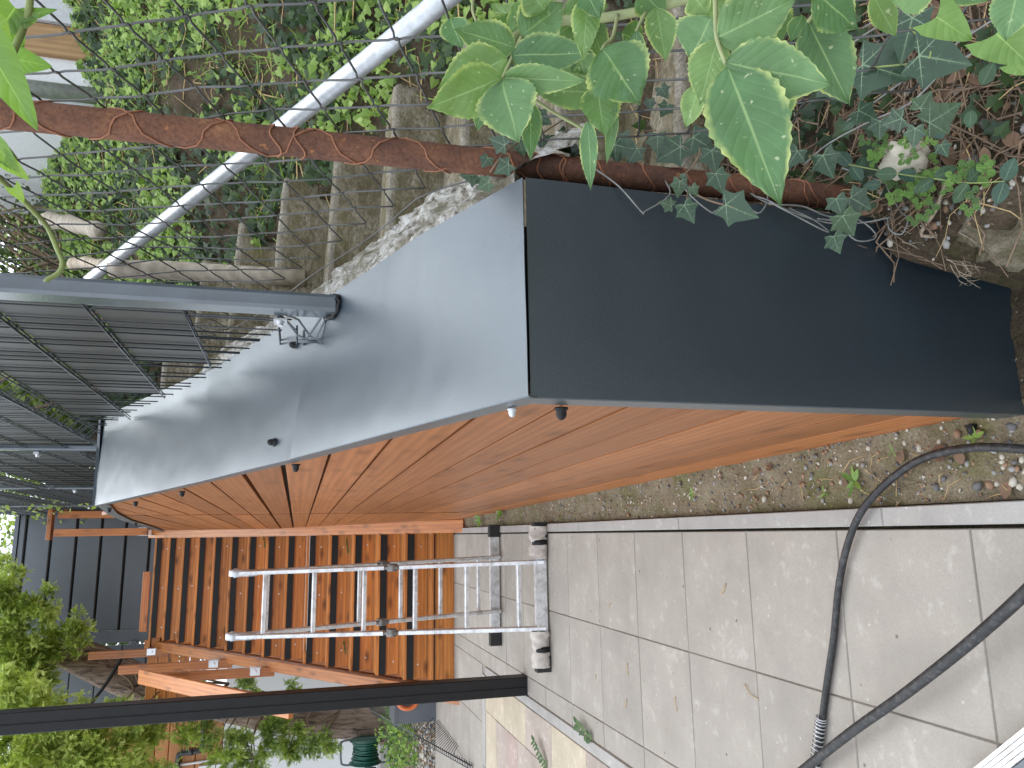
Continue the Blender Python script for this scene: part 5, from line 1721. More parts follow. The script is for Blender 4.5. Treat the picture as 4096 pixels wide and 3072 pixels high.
def bank(x, y, r):
    """plants keep off the old steps"""
    if y < 1.3:
        return False
    if y < 3.9 and x < 1.40 - 0.24 * max(0, y - 2.45) + 0.06 * math.sin(y * 9) + 0.05 * math.sin(y * 23):
        return r.random() < 0.012
    return True
def t_ivy(x, y, r):
    if not bank(x, y, r) or fbm(x * 2.2, y * 2.2, 5) < -0.22 + r.normal(0, 0.1):
        return None
    return 0.12 + r.uniform(-0.1, 0.22)
def t_green(x, y, r):
    if not bank(x, y, r) or fbm(x * 1.9, y * 1.9, 15) < -0.05 + r.normal(0, 0.1):
        return None
    return 0.7 + r.uniform(-0.25, 0.3)
cover('ivy_cover', 'dark ivy covering the bank behind the wire mesh', 'ground cover', 15000, (0.62, 3.6, 1.3, 6.2), IV_T, 0.022, 0.05, t_ivy, 'cover', seed=1)
cover('weed_cover', 'bright green weeds growing among the ivy on the bank', 'ground cover', 15000, (0.9, 3.4, 1.35, 5.4), HT_T, 0.016, 0.042, t_green, 'cover', (0.02, 0.09), seed=2)
def t_grass(x, y, r):
    if not bank(x, y, r) or fbm(x * 1.5, y * 1.5, 25) < 0.0:
        return None
    return 0.72 + r.uniform(-0.3, 0.3)
cover('grass_cover', 'thin pale grass blades on the bank', 'grass', 5000, (0.9, 3.4, 1.35, 5.4), ([(0, -0.035, 0), (0, 0.035, 0), (0.55, 0.03, 0.1), (1.1, 0, 0.32), (0.55, -0.03, 0.1)], [(0, 1, 2, 4), (4, 2, 3)]), 0.03, 0.08, t_grass, 'cover', (0.0, 0.06), seed=3, up=0.2)
def t_near(x, y, r):
    if x < 0.56 and y < 1.15:
        return None
    if fbm(x * 4, y * 4, 35) < -0.02:
        return None
    return 0.12 + r.uniform(-0.1, 0.16)
cover('ivy_cover', 'small dark ivy leaves creeping between the post foot and the elder branch', 'ground cover', 1100, (0.56, 1.6, 0.65, 1.75), IV_T, 0.016, 0.036, t_near, 'cover', (0.004, 0.05), seed=4)

# dry litter of twigs and brown leaves under the near plants
def litter(name, label, n, region, seed, mat, r0, r1, l0, l1):
    r = random.Random(seed)
    b = MB()
    for i in range(n):
        x, y = r.uniform(region[0], region[1]), r.uniform(region[2], region[3])
        z = hill_z(x, y) + r.uniform(0.0, 0.02)
        a = r.uniform(0, 6.28); L = r.uniform(l0, l1)
        p = [(x, y, z)]
        for k in range(3):
            a += r.uniform(-0.5, 0.5)
            x += math.cos(a) * L / 3; y += math.sin(a) * L / 3
            p.append((x, y, max(z - 0.02, hill_z(x, y) + r.uniform(0.0, 0.03))))
        b.tube(p, r.uniform(r0, r1), 4, False)
    o = b.build(name, mat, None, True, kind='stuff')
    tag(o, label, 'twigs')
litter('twig_litter', 'brown twigs and stalks lying under the near plants', 900, (0.50, 1.2, 0.5, 1.4), 3, 'twig', 0.0006, 0.002, 0.05, 0.2)
litter('straw_litter', 'pale dry stalks lying on the soil bank', 200, (0.5, 1.3, 0.5, 1.5), 4, 'straw', 0.0005, 0.0012, 0.05, 0.16)
litter('twig_litter', 'dry stalks and stems between the ivy leaves higher on the bank', 420, (1.3, 3.0, 1.5, 5.5), 6, 'straw', 0.001, 0.003, 0.1, 0.4)
for k in range(44):
    x, y = rng.uniform(0.52, 0.95), rng.uniform(0.6, 1.15)
    p = Vector((x, y, hill_z(x, y) + 0.012))
    a = rng.uniform(0, 6.28)
    o = leaflet('dead_leaf', p, p + Vector((math.cos(a) * 0.042, math.sin(a) * 0.042, rng.uniform(-.01, .015))), rng.uniform(0.016, 0.028), (rng.uniform(-.6, .2), -0.5, 0.8), 'deadleaf', None, 8, 4, 'oval', 300 + k)
    tag(o, 'curled brown dead leaf on the soil bank under the wire mesh', 'leaf', 'dead leaves on the soil bank')

# fine roots hanging out of the broken soil face
rt = thing('root_tangle', 'tangle of thin pale roots hanging from the soil edge over the dark sheet', 'roots', (0.49, 1.05, 0.26))
rq = random.Random(14)
def root_branch(p, d, L, r, depth):
    pts = [p]
    for i in range(4):
        d = (d + Vector((rq.uniform(-.5, .5), rq.uniform(-.5, .5), rq.uniform(-.5, .4)))).normalized()
        pts.append(pts[-1] + d * L / 4)
        if depth and rq.random() < 0.75:
            root_branch(pts[-1], (d + Vector((rq.uniform(-1, 1), rq.uniform(-1, .6), rq.uniform(-1, .6)))).normalized(), L * 0.55, r * 0.65, depth - 1)
    b = MB(); b.tube(pts, [r * (1 - 0.15 * i) for i in range(5)], 4); b.build('root', 'root', rt, True)
for k in range(7):
    root_branch(Vector((0.452 + rq.uniform(-.012, .025), 0.975 + rq.uniform(-.05, .03), 0.235 + rq.uniform(-.03, .03))), Vector((-0.5, -0.2, -0.8)), rq.uniform(0.035, 0.06), 0.0011, 2)
for k in range(3):
    root_branch(Vector((0.50 + rq.uniform(-.02, .02), 1.03, 0.285)), Vector((-0.5, -0.3, -0.8)), 0.04, 0.0009, 2)
for p in ([(0.47, 0.78, 0.25), (0.46, 0.83, 0.2), (0.445, 0.87, 0.13), (0.42, 0.90, 0.06)], [(0.56, 0.90, 0.30), (0.52, 0.96, 0.275), (0.49, 1.0, 0.27), (0.475, 0.93, 0.24)]):
    b = MB(); b.tube(smooth_path(p, 4), 0.0034, 7); b.build('root', 'root', rt, True)

# small lobed-leaf plants and periwinkle on the soil bank
def lobed_plant(c, n, size, label, seed):
    r = random.Random(seed)
    t = thing('lobed_leaf_plant', label, 'plant', c)
    for k in range(n):
        c0 = Vector(c) + Vector((r.uniform(-1, 1) * size, r.uniform(-1, 1) * size * 0.8, r.uniform(0, 1) * size * 0.8))
        nn = Vector((-0.5 + r.uniform(-.3, .3), -0.6 + r.uniform(-.3, .3), 0.8)).normalized()
        x = nn.orthogonal().normalized(); x.rotate(Matrix.Rotation(r.uniform(0, 6.28), 3, nn)); y = nn.cross(x)
        b = MB()
        for a in (-1.15, 0.0, 1.15):
            ax = x * math.cos(a) + y * math.sin(a); ay = nn.cross(ax)
            s_ = size * (0.62 if a == 0 else 0.5)
            for (u, w_, l_) in ((0.25, 0.75, 0.0), (0.42, -0.75, 0.0), (0.5, 0.8, 0.0), (0.66, -0.7, 0), (0.8, 0.45, 0), (0.85, -0.4, 0), (0.95, 0.0, 0)):
                o0 = c0 + ax * s_ * u * 0.6
                d = (ax * 1.0 + ay * w_).normalized()
                e = nn.cross(d)
                L = s_ * (0.5 - 0.18 * abs(u - 0.5))
                b.add([o0, o0 + d * L * 0.55 + e * L * 0.20, o0 + d * L * 0.8 + e * L * 0.26, o0 + d * L * 0.86 + e * L * 0.08, o0 + d * L + nn * 0.001, o0 + d * L * 0.86 - e * L * 0.08, o0 + d * L * 0.8 - e * L * 0.26, o0 + d * L * 0.55 - e * L * 0.20], [(0, 1, 2, 3, 4, 5, 6, 7)])
        o = b.build('leaf', 'fern', t)
        at = o.data.attributes.new('tint', 'FLOAT', 'POINT')
        at.data.foreach_set('value', np.full(len(o.data.vertices), r.uniform(0.2, 1.0), dtype=np.float32))
        b = MB(); b.tube([Vector(c) - Vector((0, 0, size * 0.4)), c0 - nn * 0.001], 0.0008, 4); b.build('stalk', 'twig', t)
lobed_plant((0.575, 0.965, 0.318), 9, 0.032, 'light green plant with deeply lobed leaves just right of the wire ends', 1)
lobed_plant((0.555, 0.90, 0.315), 8, 0.030, 'lobed leaf plant growing below the periwinkle leaves', 2)
lobed_plant((0.50, 0.83, 0.318), 10, 0.032, 'lobed leaf plant beside a thick root on the soil bank', 3)
lobed_plant((0.60, 0.90, 0.345), 6, 0.028, 'lobed leaf plant half hidden under ivy near the pale stone', 4)
lobed_plant((0.53, 0.945, 0.305), 10, 0.030, 'pale green lobed leaf plant directly above the root tangle', 6)
lobed_plant((0.63, 0.96, 0.37), 9, 0.028, 'lobed leaf plant between the pale stone and the large ivy leaves', 8)
pv = thing('periwinkle', 'trailing stem with pairs of smooth dark oval leaves on the soil bank', 'plant', (0.58, 0.95, 0.36))
def peri(c, sz, a, seed):
    c = Vector(c)
    nn = Vector((-0.45, -0.65, 0.6)).normalized()
    x = Vector((math.cos(a), math.sin(a), 0)); x = (x - nn * x.dot(nn)).normalized()
    leaflet('leaf', c, c + x * sz, sz * 0.66, nn, 'peri', pv, 10, 6, 'oval', seed)
PVP = [(0.63, 1.03, 0.46), (0.60, 0.99, 0.41), (0.565, 0.94, 0.365), (0.535, 0.89, 0.345), (0.505, 0.84, 0.335), (0.485, 0.79, 0.325)]
b = MB(); b.tube(smooth_path(PVP, 5), 0.0011, 6); b.build('stem', 'stem', pv, True)
for i, c in enumerate(PVP[1:]):
    for s_ in (0.6, 3.6):
        peri(c, 0.034, s_ + 0.5 * i, 400 + i * 2 + int(s_))
for i in range(8):
    c = (rng.uniform(0.5, 0.68), rng.uniform(0.75, 1.05), 0.34 + rng.uniform(0, 0.08))
    peri(c, rng.uniform(0.024, 0.036), rng.uniform(0, 6.28), 430 + i)

# ------------------------------------------------------------------ dark bushes at the top of the bank
def bush(name, label, cat, centres, n, smin, smax, tint, mat, tmpl, stems=0, seed=1, out=0.5, stem_base=None):
    r = np.random.default_rng(seed)
    P, Nn, Tt = [], [], []
    for i in range(n):
        c, rad = centres[r.integers(len(centres))]
        d = r.normal(0, 1, 3); d /= np.linalg.norm(d)
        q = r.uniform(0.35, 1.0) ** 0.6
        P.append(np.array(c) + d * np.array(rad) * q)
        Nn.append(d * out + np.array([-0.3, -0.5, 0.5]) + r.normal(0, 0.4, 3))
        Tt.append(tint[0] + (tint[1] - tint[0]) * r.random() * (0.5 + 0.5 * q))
    V, F, T = scatter(tmpl[0], tmpl[1], np.array(P), np.array(Nn), r.uniform(0, 6.28, n), r.uniform(smin, smax, n), np.array(Tt))
    root = thing(name, label, cat, stem_base or tuple(centres[0][0]))
    np_mesh('crown', V, F, mat, root, False, T)
    rr = random.Random(seed)
    if stems:
        b = MB()
        for k in range(stems):
            c, rad = centres[rr.randrange(len(centres))]
            p0 = Vector(stem_base or c) + Vector((rr.uniform(-.3, .3), rr.uniform(-.2, .2), 0))
            p1 = Vector(c) + Vector((rr.uniform(-1, 1) * rad[0], rr.uniform(-1, 1) * rad[1], rr.uniform(-.5, 1) * rad[2]))
            mid = p0.lerp(p1, 0.5) + Vector((rr.uniform(-.15, .15), rr.uniform(-.15, .15), 0.1))
            b.tube(smooth_path([p0, mid, p1], 4), [0.014 - 0.0012 * i for i in range(9)], 5)
        b.build('stems', 'twig', root, True, kind='stuff')
    return root
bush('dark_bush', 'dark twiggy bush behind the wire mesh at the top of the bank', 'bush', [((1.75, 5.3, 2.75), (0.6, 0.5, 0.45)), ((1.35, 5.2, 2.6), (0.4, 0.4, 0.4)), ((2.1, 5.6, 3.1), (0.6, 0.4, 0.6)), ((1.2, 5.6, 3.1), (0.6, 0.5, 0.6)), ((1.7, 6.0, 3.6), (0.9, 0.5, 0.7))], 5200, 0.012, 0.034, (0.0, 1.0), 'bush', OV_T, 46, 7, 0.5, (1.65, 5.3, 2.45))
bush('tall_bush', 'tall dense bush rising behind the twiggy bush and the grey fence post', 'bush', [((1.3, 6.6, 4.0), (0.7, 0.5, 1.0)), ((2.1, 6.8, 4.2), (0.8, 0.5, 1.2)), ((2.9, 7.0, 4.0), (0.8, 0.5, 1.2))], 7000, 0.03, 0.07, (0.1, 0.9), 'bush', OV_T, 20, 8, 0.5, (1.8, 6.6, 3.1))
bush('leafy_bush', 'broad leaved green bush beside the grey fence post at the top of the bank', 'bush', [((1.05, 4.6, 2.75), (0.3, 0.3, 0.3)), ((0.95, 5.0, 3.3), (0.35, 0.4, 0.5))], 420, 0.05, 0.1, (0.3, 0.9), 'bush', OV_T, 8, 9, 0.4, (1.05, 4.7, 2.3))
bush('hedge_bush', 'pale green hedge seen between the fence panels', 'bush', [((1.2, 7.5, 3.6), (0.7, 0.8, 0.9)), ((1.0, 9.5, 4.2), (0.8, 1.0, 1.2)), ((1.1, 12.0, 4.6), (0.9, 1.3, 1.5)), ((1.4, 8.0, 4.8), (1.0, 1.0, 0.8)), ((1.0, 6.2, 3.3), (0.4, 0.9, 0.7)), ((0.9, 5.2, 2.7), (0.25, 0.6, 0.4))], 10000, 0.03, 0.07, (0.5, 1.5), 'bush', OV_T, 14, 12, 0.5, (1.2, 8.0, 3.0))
for k, (p, q, r_) in enumerate((((1.72, 4.55, 2.42), (1.9, 4.9, 2.83), 0.05), ((1.5, 4.5, 2.38), (1.58, 4.75, 2.62), 0.036))):
    b = MB(); b.tube(smooth_path([p, tuple((a + c) / 2 + 0.02 for a, c in zip(p, q)), q], 4), [r_ * (1 + 0.15 * math.sin(i * 2.1)) for i in range(9)], 9)
    tag(b.build('dead_stump', 'greywood', None, True), ('pale split stump standing in the ivy below the dark bush', 'thinner weathered stump lower in the ivy by the steel tube')[k], 'stump')
# timber screen boards glimpsed under the fence
sc = thing('reed_screen', 'pale timber screen glimpsed below the fence mesh', 'screen', (0.8, 6.9, 2.4))
for k in range(7):
    b = MB(); b.box2((0.62 + 0.11 * k, 6.9, 2.3), (0.715 + 0.11 * k, 6.92, 3.05)); b.build('slat', 'greywood', sc)

# ------------------------------------------------------------------ thuja with its sprays of scale leaves
def frond():
    v, f, t = [], [], []
    def strip(o, d, L, w):
        n = Vector((-d[1], d[0], 0))
        b0 = len(v)
        for u, ww in ((0, 0.6), (1.0, 0.6)):
            for s_ in (-1, 1):
                v.append((o[0] + d[0] * L * u + n[0] * w * ww * s_, o[1] + d[1] * L * u + n[1] * w * ww * s_, 0.05 * math.sin(3 * (o[0] + L * u)) - 0.12 * (o[0] + d[0] * L * u) ** 2))
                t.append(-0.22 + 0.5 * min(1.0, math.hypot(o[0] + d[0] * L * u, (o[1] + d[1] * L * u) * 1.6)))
        f.append((b0, b0 + 2, b0 + 3, b0 + 1))
    strip((0, 0), (1, 0), 1.0, 0.035)
    for i in range(6):
        u = 0.12 + 0.145 * i
        s_ = 1 if i % 2 else -1
        L = 0.36 * (1 - 0.7 * u) + 0.06
        a = 0.52
        d = (math.cos(a), math.sin(a) * s_)
        strip((u, 0), d, L, 0.042)
        for k in range(2):
            uu = 0.35 + 0.35 * k
            o = (u + d[0] * L * uu, d[1] * L * uu)
            for sg in (-1, 1):
                a2 = a * s_ + 0.5 * sg
                strip(o, (math.cos(a2), math.sin(a2)), L * 0.46 * (1.05 - uu * 0.6), 0.042)
    return v, f, np.array(t)
FV, FF, FT = frond()
thuja = thing('thuja_tree', 'thuja tree with twin trunks and yellow green sprays left of the staircase', 'tree', (-2.6, 11.3, 0))
def branch(name, pts, radii, parent=thuja, mat='bark', n=14):
    b = MB()
    p = smooth_path(pts, 6)
    rr = [float(np.interp(i / (len(p) - 1), np.linspace(0, 1, len(radii)), radii)) for i in range(len(p))]
    b.tube(p, rr, n)
    return b.build(name, mat, parent, True)
def at(px, py, Y):      # (offset right, height) of the tree's own frame is measured along its plane
    return None
tr1 = branch('trunk', [(-2.60, 11.3, -0.1), (-2.52, 11.3, 0.5), (-2.40, 11.3, 1.4), (-2.12, 11.3, 2.4), (-1.86, 11.3, 3.2), (-1.66, 11.25, 3.65), (-1.42, 11.2, 4.15), (-1.15, 11.2, 4.9)], [0.27, 0.215, 0.19, 0.185, 0.20, 0.17, 0.12, 0.06])
tr2 = branch('trunk', [(-1.80, 11.35, 3.05), (-1.60, 11.4, 3.45), (-1.42, 11.45, 3.85), (-1.35, 11.5, 4.4)], [0.10, 0.12, 0.11, 0.06])
for pts in ([(-1.95, 11.1, 2.9), (-1.85, 11.05, 3.1), (-1.7, 11.05, 3.2), (-1.6, 11.1, 3.15)], [(-1.98, 11.08, 3.3), (-1.86, 11.03, 3.22), (-1.74, 11.03, 3.28), (-1.66, 11.05, 3.4)], [(-2.05, 11.08, 3.0), (-1.9, 11.04, 3.18), (-1.78, 11.04, 3.4)]):
    branch('climbing_stem', pts, [0.018, 0.013], tr1, 'twig', 7)
for (a, b_) in (((-1.42, 11.02, 3.35), (-2.05, 11.0, 3.72)), ((-1.66, 11.05, 3.02), (-2.02, 11.04, 3.0))):
    bb = MB(); bb.tube(smooth_path([a, ((a[0] + b_[0]) / 2, a[1] - 0.04, (a[2] + b_[2]) / 2 - 0.03), b_], 4), 0.022, 6); bb.build('strap', 'black', thuja, True)
TH = [((-0.5, 10.7, 4.72), (0.35, 0.3, 0.26), 110, 0.6), ((-1.6, 10.7, 4.6), (0.5, 0.3, 0.35), 150, 0.66), ((-2.45, 9.6, 4.1), (0.5, 0.35, 0.4), 220, 0.78), ((-2.75, 9.7, 3.7), (0.45, 0.35, 0.5), 220, 0.76), ((-1.7, 9.5, 4.25), (0.4, 0.3, 0.35), 130, 0.72), ((-2.6, 9.8, 2.9), (0.3, 0.3, 0.35), 110, 0.6), ((-0.95, 10.6, 4.7), (0.5, 0.3, 0.3), 120, 0.66),  # centre, radii, number, tint base, hang
    ((-0.85, 10.7, 4.62), (0.55, 0.35, 0.30), 250, 0.62), ((-1.30, 10.7, 4.5), (0.45, 0.35, 0.4), 260, 0.62), ((-0.75, 10.6, 4.25), (0.26, 0.25, 0.22), 110, 0.55),
    ((-1.15, 10.9, 4.0), (0.28, 0.25, 0.28), 120, 0.55), ((-1.40, 10.9, 4.22), (0.30, 0.25, 0.22), 120, 0.55), ((-1.80, 10.8, 4.3), (0.4, 0.3, 0.34), 220, 0.55), ((-2.12, 10.9, 3.25), (0.2, 0.2, 0.22), 60, 0.42),
    ((-1.85, 9.6, 4.0), (0.5, 0.4, 0.5), 330, 0.72), ((-2.25, 9.6, 3.8), (0.5, 0.4, 0.55), 360, 0.74), ((-2.05, 9.7, 3.3), (0.45, 0.35, 0.4), 290, 0.66), ((-2.45, 9.7, 3.25), (0.4, 0.35, 0.45), 260, 0.72), ((-2.1, 10.0, 2.85), (0.28, 0.3, 0.28), 140, 0.45),
    ((-2.28, 10.3, 2.35), (0.22, 0.25, 0.26), 100, 0.36), ((-2.45, 10.4, 1.95), (0.26, 0.25, 0.3), 130, 0.36), ((-2.42, 10.5, 1.55), (0.22, 0.22, 0.28), 120, 0.36), ((-2.55, 10.6, 1.2), (0.26, 0.22, 0.26), 120, 0.38), ((-2.62, 10.7, 0.9), (0.2, 0.2, 0.2), 80, 0.36), ((-2.75, 10.5, 1.75), (0.2, 0.2, 0.25), 60, 0.36), ((-2.72, 10.4, 2.0), (0.14, 0.15, 0.2), 30, 0.4),
    ((-1.72, 10.2, 1.9), (0.14, 0.15, 0.2), 34, 0.3), ((-1.9, 10.3, 1.35), (0.18, 0.15, 0.22), 44, 0.32), ((-1.62, 10.0, 2.35), (0.12, 0.15, 0.15), 22, 0.3)]
P, Nn, Sp, Sc, Tt = [], [], [], [], []
r = np.random.default_rng(77)
for c, rad, n, tb in TH:
    c, rad = np.array(c), np.array(rad)
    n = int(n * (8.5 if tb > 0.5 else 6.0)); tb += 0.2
    ncl = max(3, n // 34)
    for q in range(ncl):                      # sprays gather in clumps
        d = r.normal(0, 1, 3); d /= np.linalg.norm(d)
        cc = c + d * rad * r.uniform(0.3, 1.0)
        light = r.uniform(-0.34, 0.2)
        for k in range(n // ncl + 1):
            d2 = r.normal(0, 1, 3); d2 /= np.linalg.norm(d2)
            P.append(cc + d2 * 0.075 * r.uniform(0.1, 1.1))
            ax = d2 * 0.5 + d * 0.6 + np.array([-0.1, -0.4, -0.35])
            Nn.append(np.cross(ax, r.normal(0, 1, 3)) + 1e-3)
            Sp.append(r.uniform(0, 6.28))
            Sc.append(r.uniform(0.055, 0.105))
            Tt.append(tb + light + r.uniform(-0.1, 0.1))
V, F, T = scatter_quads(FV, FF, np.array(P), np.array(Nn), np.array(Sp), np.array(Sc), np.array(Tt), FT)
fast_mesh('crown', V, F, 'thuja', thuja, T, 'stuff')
b = MB()
rr = random.Random(9)
for c, rad, n, tb in TH:
    for k in range(2 if c[2] < 2.9 else 0):
        e = Vector(c) + Vector((rr.uniform(-1, 1) * rad[0], rr.uniform(-1, 1) * rad[1], rr.uniform(-1, 1) * rad[2]))
        s0 = Vector((-2.6 + 0.3 * max(0, c[2]), 11.2, c[2] - 0.25)) if c[2] < 3.2 else Vector((-1.75, 11.1, 3.6))
        m_ = s0.lerp(e, 0.55) + Vector((0, 0, 0.12))
        b.tube(smooth_path([s0, m_, e], 4), [0.016 - 0.0016 * i for i in range(9)], 5)
b.build('twigs', 'twig', thuja, True, kind='stuff')

# far trees above the gate
bush('far_tree', 'pale green tree beyond the gate at the top of the stairs', 'tree', [((0.4, 16.5, 6.2), (1.6, 1.0, 1.5)), ((-1.2, 17, 6.6), (1.6, 1.0, 1.3)), ((1.8, 16.5, 5.8), (1.2, 1, 1.3))], 5200, 0.05, 0.12, (0.45, 1.35), 'bush', OV_T, 26, 15, 0.5, (0.3, 16.5, 3.2))
bush('far_tree', 'darker tree far behind the house and the thuja', 'tree', [((-4.0, 16, 5.4), (2.2, 1.0, 1.8)), ((-2.4, 16.5, 5.2), (1.2, 1.0, 1.6)), ((-1.5, 16, 4.6), (1.2, 0.8, 1.6))], 5600, 0.06, 0.13, (0.1, 0.8), 'bush', OV_T, 18, 17, 0.5, (-3.5, 16, 1.5))

# low plants and pale gravel beside the far slabs
def gp(n, region, seed, smin, smax):
    r = np.random.default_rng(seed)
    P = np.stack([r.uniform(region[0], region[1], n), r.uniform(region[2], region[3], n), r.uniform(0.0, 0.28, n) * r.uniform(0.3, 1, n)], 1)
    Nn = np.array([[-0.1, -0.6, 0.7]]) + r.normal(0, 0.5, (n, 3))
    return scatter(OV_T[0], OV_T[1], P, Nn, r.uniform(0, 6.28, n), r.uniform(smin, smax, n), np.clip(r.normal(0.55, 0.2, n), 0, 1))
V, F, T = gp(1100, (-2.7, -1.98, 8.3, 10.6), 5, 0.03, 0.06)
tag(np_mesh('low_plants', V, F, 'cover', None, False, T, 'stuff'), 'low leafy plants between the wire mesh offcut and the hose reel', 'plants')
def pebble_mesh(seed, mat):
    o = lump((0, 0, 0), (1.0, 0.8, 0.55), mat, 'pebble', None, seed, 1, 0.35, 1.3)
    me = o.data
    bpy.data.objects.remove(o)
    return me
peb_mats = []
for nm, col in (('pebble_grey', (0.3, 0.29, 0.27)), ('pebble_pale', (0.5, 0.46, 0.38)), ('pebble_rust', (0.3, 0.19, 0.12)), ('pebble_dark', (0.15, 0.145, 0.14))):
    M[nm] = plain(nm, col, 0.85, 0, 0.2, 60, 0.3, 0.2)
    peb_mats.append(nm)
pm = [pebble_mesh(k, peb_mats[k % 4]) for k in range(8)]
def gravel(name, label, n, region, zf, rmin, rmax, seed):
    r = random.Random(seed)
    b = MB()
    ico = pm[1]
    vs0 = [v.co.copy() for v in ico.vertices]; fs0 = [tuple(p.vertices) for p in ico.polygons]
    for i in range(n):
        x, y = r.uniform(region[0], region[1]), r.uniform(region[2], region[3])
        s_ = r.uniform(rmin, rmax) * (0.5 + r.random() ** 3)
        R = Matrix.Rotation(r.uniform(0, 6.28), 3, 'Z')
        b.add([R @ v * s_ + Vector((x, y, zf(x, y) + s_ * 0.2)) for v in vs0], fs0, r.randrange(4))
    o = b.build(name, peb_mats, None, True, kind='stuff')
    return tag(o, label, 'gravel')
gravel('gravel', 'pale gravel beside the far slabs', 900, (-2.5, -1.72, 7.45, 9.0), lambda x, y: -0.01, 0.012, 0.026, 3)
gravel('gravel', 'brown gravel in the soil bank beside the dark sheet', 700, (0.46, 0.9, 0.55, 1.07), hill_z, 0.003, 0.009, 8)
gravel('gravel', 'fine gravel scattered over the soil strip', 2600, (0.05, 0.22, 0.95, 6.1), soil_z, 0.002, 0.0055, 4)

# single pebbles one can pick out on the soil strip
def onsoil(x, y):
    return soil_z(x, y)
r = random.Random(21)
for k in range(280):
    y = 0.98 + (r.random() ** 1.7) * 3.2
    x = r.uniform(0.052, wx(y) - 0.018)
    s_ = r.uniform(0.0035, 0.009) * (1.5 if r.random() < 0.14 else 1.0)
    o = bpy.data.objects.new('pebble', pm[r.randrange(8)])
    W = Matrix.Translation((x, y, onsoil(x, y) + s_ * 0.22)) @ Matrix.Rotation(r.uniform(0, 6.28), 4, 'Z') @ Matrix.Scale(s_, 4)
    link(o, None, W)
    tag(o, 'small pebble lying on the bare soil strip at the foot of the plank wall', 'pebble', 'pebbles on the soil strip')
for k in range(22):
    y = r.uniform(1.0, 2.4); x = r.uniform(0.055, wx(y) - 0.03)
    a = r.uniform(0, 6.28); L = r.uniform(0.03, 0.12)
    b = MB(); b.tube([(x, y, onsoil(x, y) + 0.004), (x + 0.3 * L * math.cos(a) * 0.5, y + 0.5 * L * math.sin(a), onsoil(x, y) + 0.009), (min(wx(y) - .02, max(.05, x + 0.5 * L * math.cos(a + .2))), y + L * math.sin(a + .1), onsoil(x, y) + 0.005)], 0.0009, 5)
    tag(b.build('straw', 'straw', None, True), 'dry pale stalk lying on the bare soil strip', 'straw', 'dry stalks on the soil strip')
for k, (x, y) in enumerate(((0.16, 1.28), (0.15, 1.31), (0.12, 1.25), (0.175, 1.9), (0.17, 1.95), (0.1, 1.6), (0.14, 1.42), (0.08, 1.15))):
    p = Vector((x, y, onsoil(x, y) + 0.006)); a = r.uniform(0, 6.28)
    o = leaflet('dead_leaf', p, p + Vector((math.cos(a) * 0.035, math.sin(a) * 0.035, 0.006)), 0.022, (0.1, -0.2, 1), 'deadleaf', None, 8, 4, 'oval', 500 + k)
    tag(o, 'small brown dead leaf on the soil strip below the plank wall', 'leaf', 'dead leaves on the soil strip')

# weeds
def weed(c, n, L, label, mat='fern', wide=0.35, upw=0.25, seed=1):
    r = random.Random(seed)
    t = thing('weed', label, 'weed', c)
    for k in range(n):
        a = 6.28 * k / n + r.uniform(-.3, .3)
        c0 = Vector(c)
        l_ = L * r.uniform(0.7, 1.1)
        o = leaflet('leaf', c0, c0 + Vector((math.cos(a) * l_, math.sin(a) * l_, l_ * upw)), l_ * wide, (0, -0.2, 1), 'bindweed', t, 8, 4, 'oval', seed * 17 + k)
    return t
weed((0.108, 1.56, -0.005), 6, 0.042, 'small green rosette weed on the soil under the plank wall near the hose', seed=3)
weed((0.17, 1.20, 0.0), 4, 0.03, 'pale seedling between pebbles close to the near end of the plank wall', seed=4)
weed((0.085, 1.68, -0.01), 3, 0.02, 'tiny seedling on the soil beside the kerb', seed=5)
weed((0.165, 1.42, 0.0), 3, 0.018, 'tiny seedling right beside the plank wall', seed=6)
weed((0.12, 2.35, 0.0), 4, 0.03, 'low weed in the middle of the soil strip', seed=7)
weed((0.13, 4.9, 0.0), 8, 0.07, 'leafy weed where the plank wall meets the stair foot', seed=8, upw=0.7)
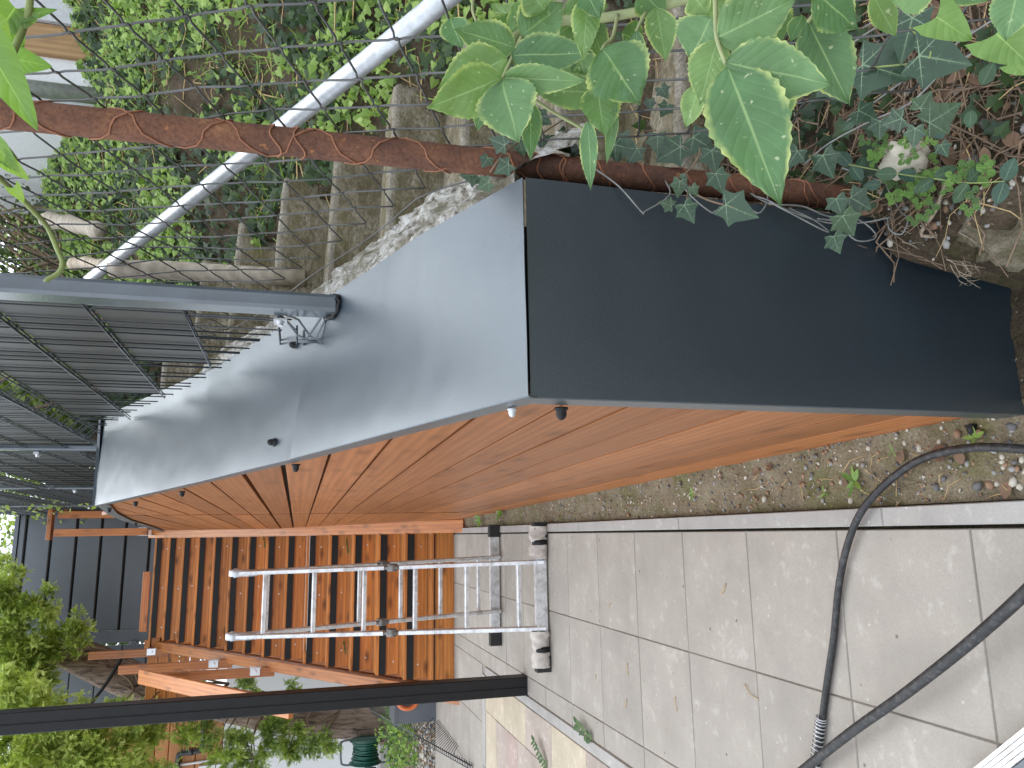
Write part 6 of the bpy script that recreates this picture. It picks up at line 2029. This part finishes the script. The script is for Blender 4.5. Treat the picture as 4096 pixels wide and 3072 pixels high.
weed((0.08, 5.5, 0.0), 7, 0.07, 'leafy weed against the kerb behind the ladder', seed=9, upw=0.7)
def sprig(pts, label, seed):
    r = random.Random(seed)
    t = thing('sprig', label, 'sprig', pts[0])
    b = MB(); b.tube(smooth_path(pts, 4), 0.002, 5); b.build('stem', 'stem', t, True)
    for p in smooth_path(pts, 4)[1:]:
        for s_ in (-1, 1):
            a = r.uniform(-.5, .5) + s_ * 1.3 + 1.2
            leaflet('leaf', p, p + Vector((math.cos(a) * 0.035, math.sin(a) * 0.035, 0.012)), 0.018, (0, -0.2, 1), 'fern2', t, 6, 4, 'oval', seed + r.randrange(99))
M['fern2'] = leaf_mat('sprig_leaf', (0.06, 0.12, 0.04), (0.12, 0.2, 0.08))
sprig([(-0.905, 3.36, 0.004), (-0.885, 3.43, 0.015), (-0.87, 3.52, 0.02)], 'green sprig lying across the edging strip of the grey slabs', 5)
sprig([(-1.20, 4.03, 0.004), (-1.15, 4.09, 0.02), (-1.10, 4.17, 0.03)], 'green sprig growing from a joint of the beige slabs', 9)
for k, c in enumerate(((-0.15, 7.47, 0.818), (-1.06, 7.49, 0.818), (-0.1, 8.66, 1.618))):
    sprig([c, (c[0] + 0.04, c[1] + 0.02, c[2] + 0.01), (c[0] + 0.1, c[1] + 0.03, c[2] + 0.02)], ('green sprig lying on the stair tread near the plank wall', 'green sprig on the left half of the same stair tread', 'small sprig higher up on the staircase beside the wall')[k], 20 + k)
for k in range(7):
    x, y = ((-0.62, 3.3), (-0.52, 2.95), (-0.3, 3.1), (-0.57, 2.55), (-0.2, 2.2), (-0.45, 2.1), (-0.7, 3.0))[k]
    a = r.uniform(0, 6.28); L = r.uniform(0.02, 0.09)
    b = MB(); b.tube([(x, y, 0.003), (x + L * 0.5 * math.cos(a), y + L * 0.5 * math.sin(a), 0.006), (x + L * math.cos(a + .3), y + L * math.sin(a + .3), 0.003)], 0.0014, 5)
    tag(b.build('twig', 'straw', None, True), 'small dry twig lying on the grey slabs', 'twig', 'twigs on the grey slabs')
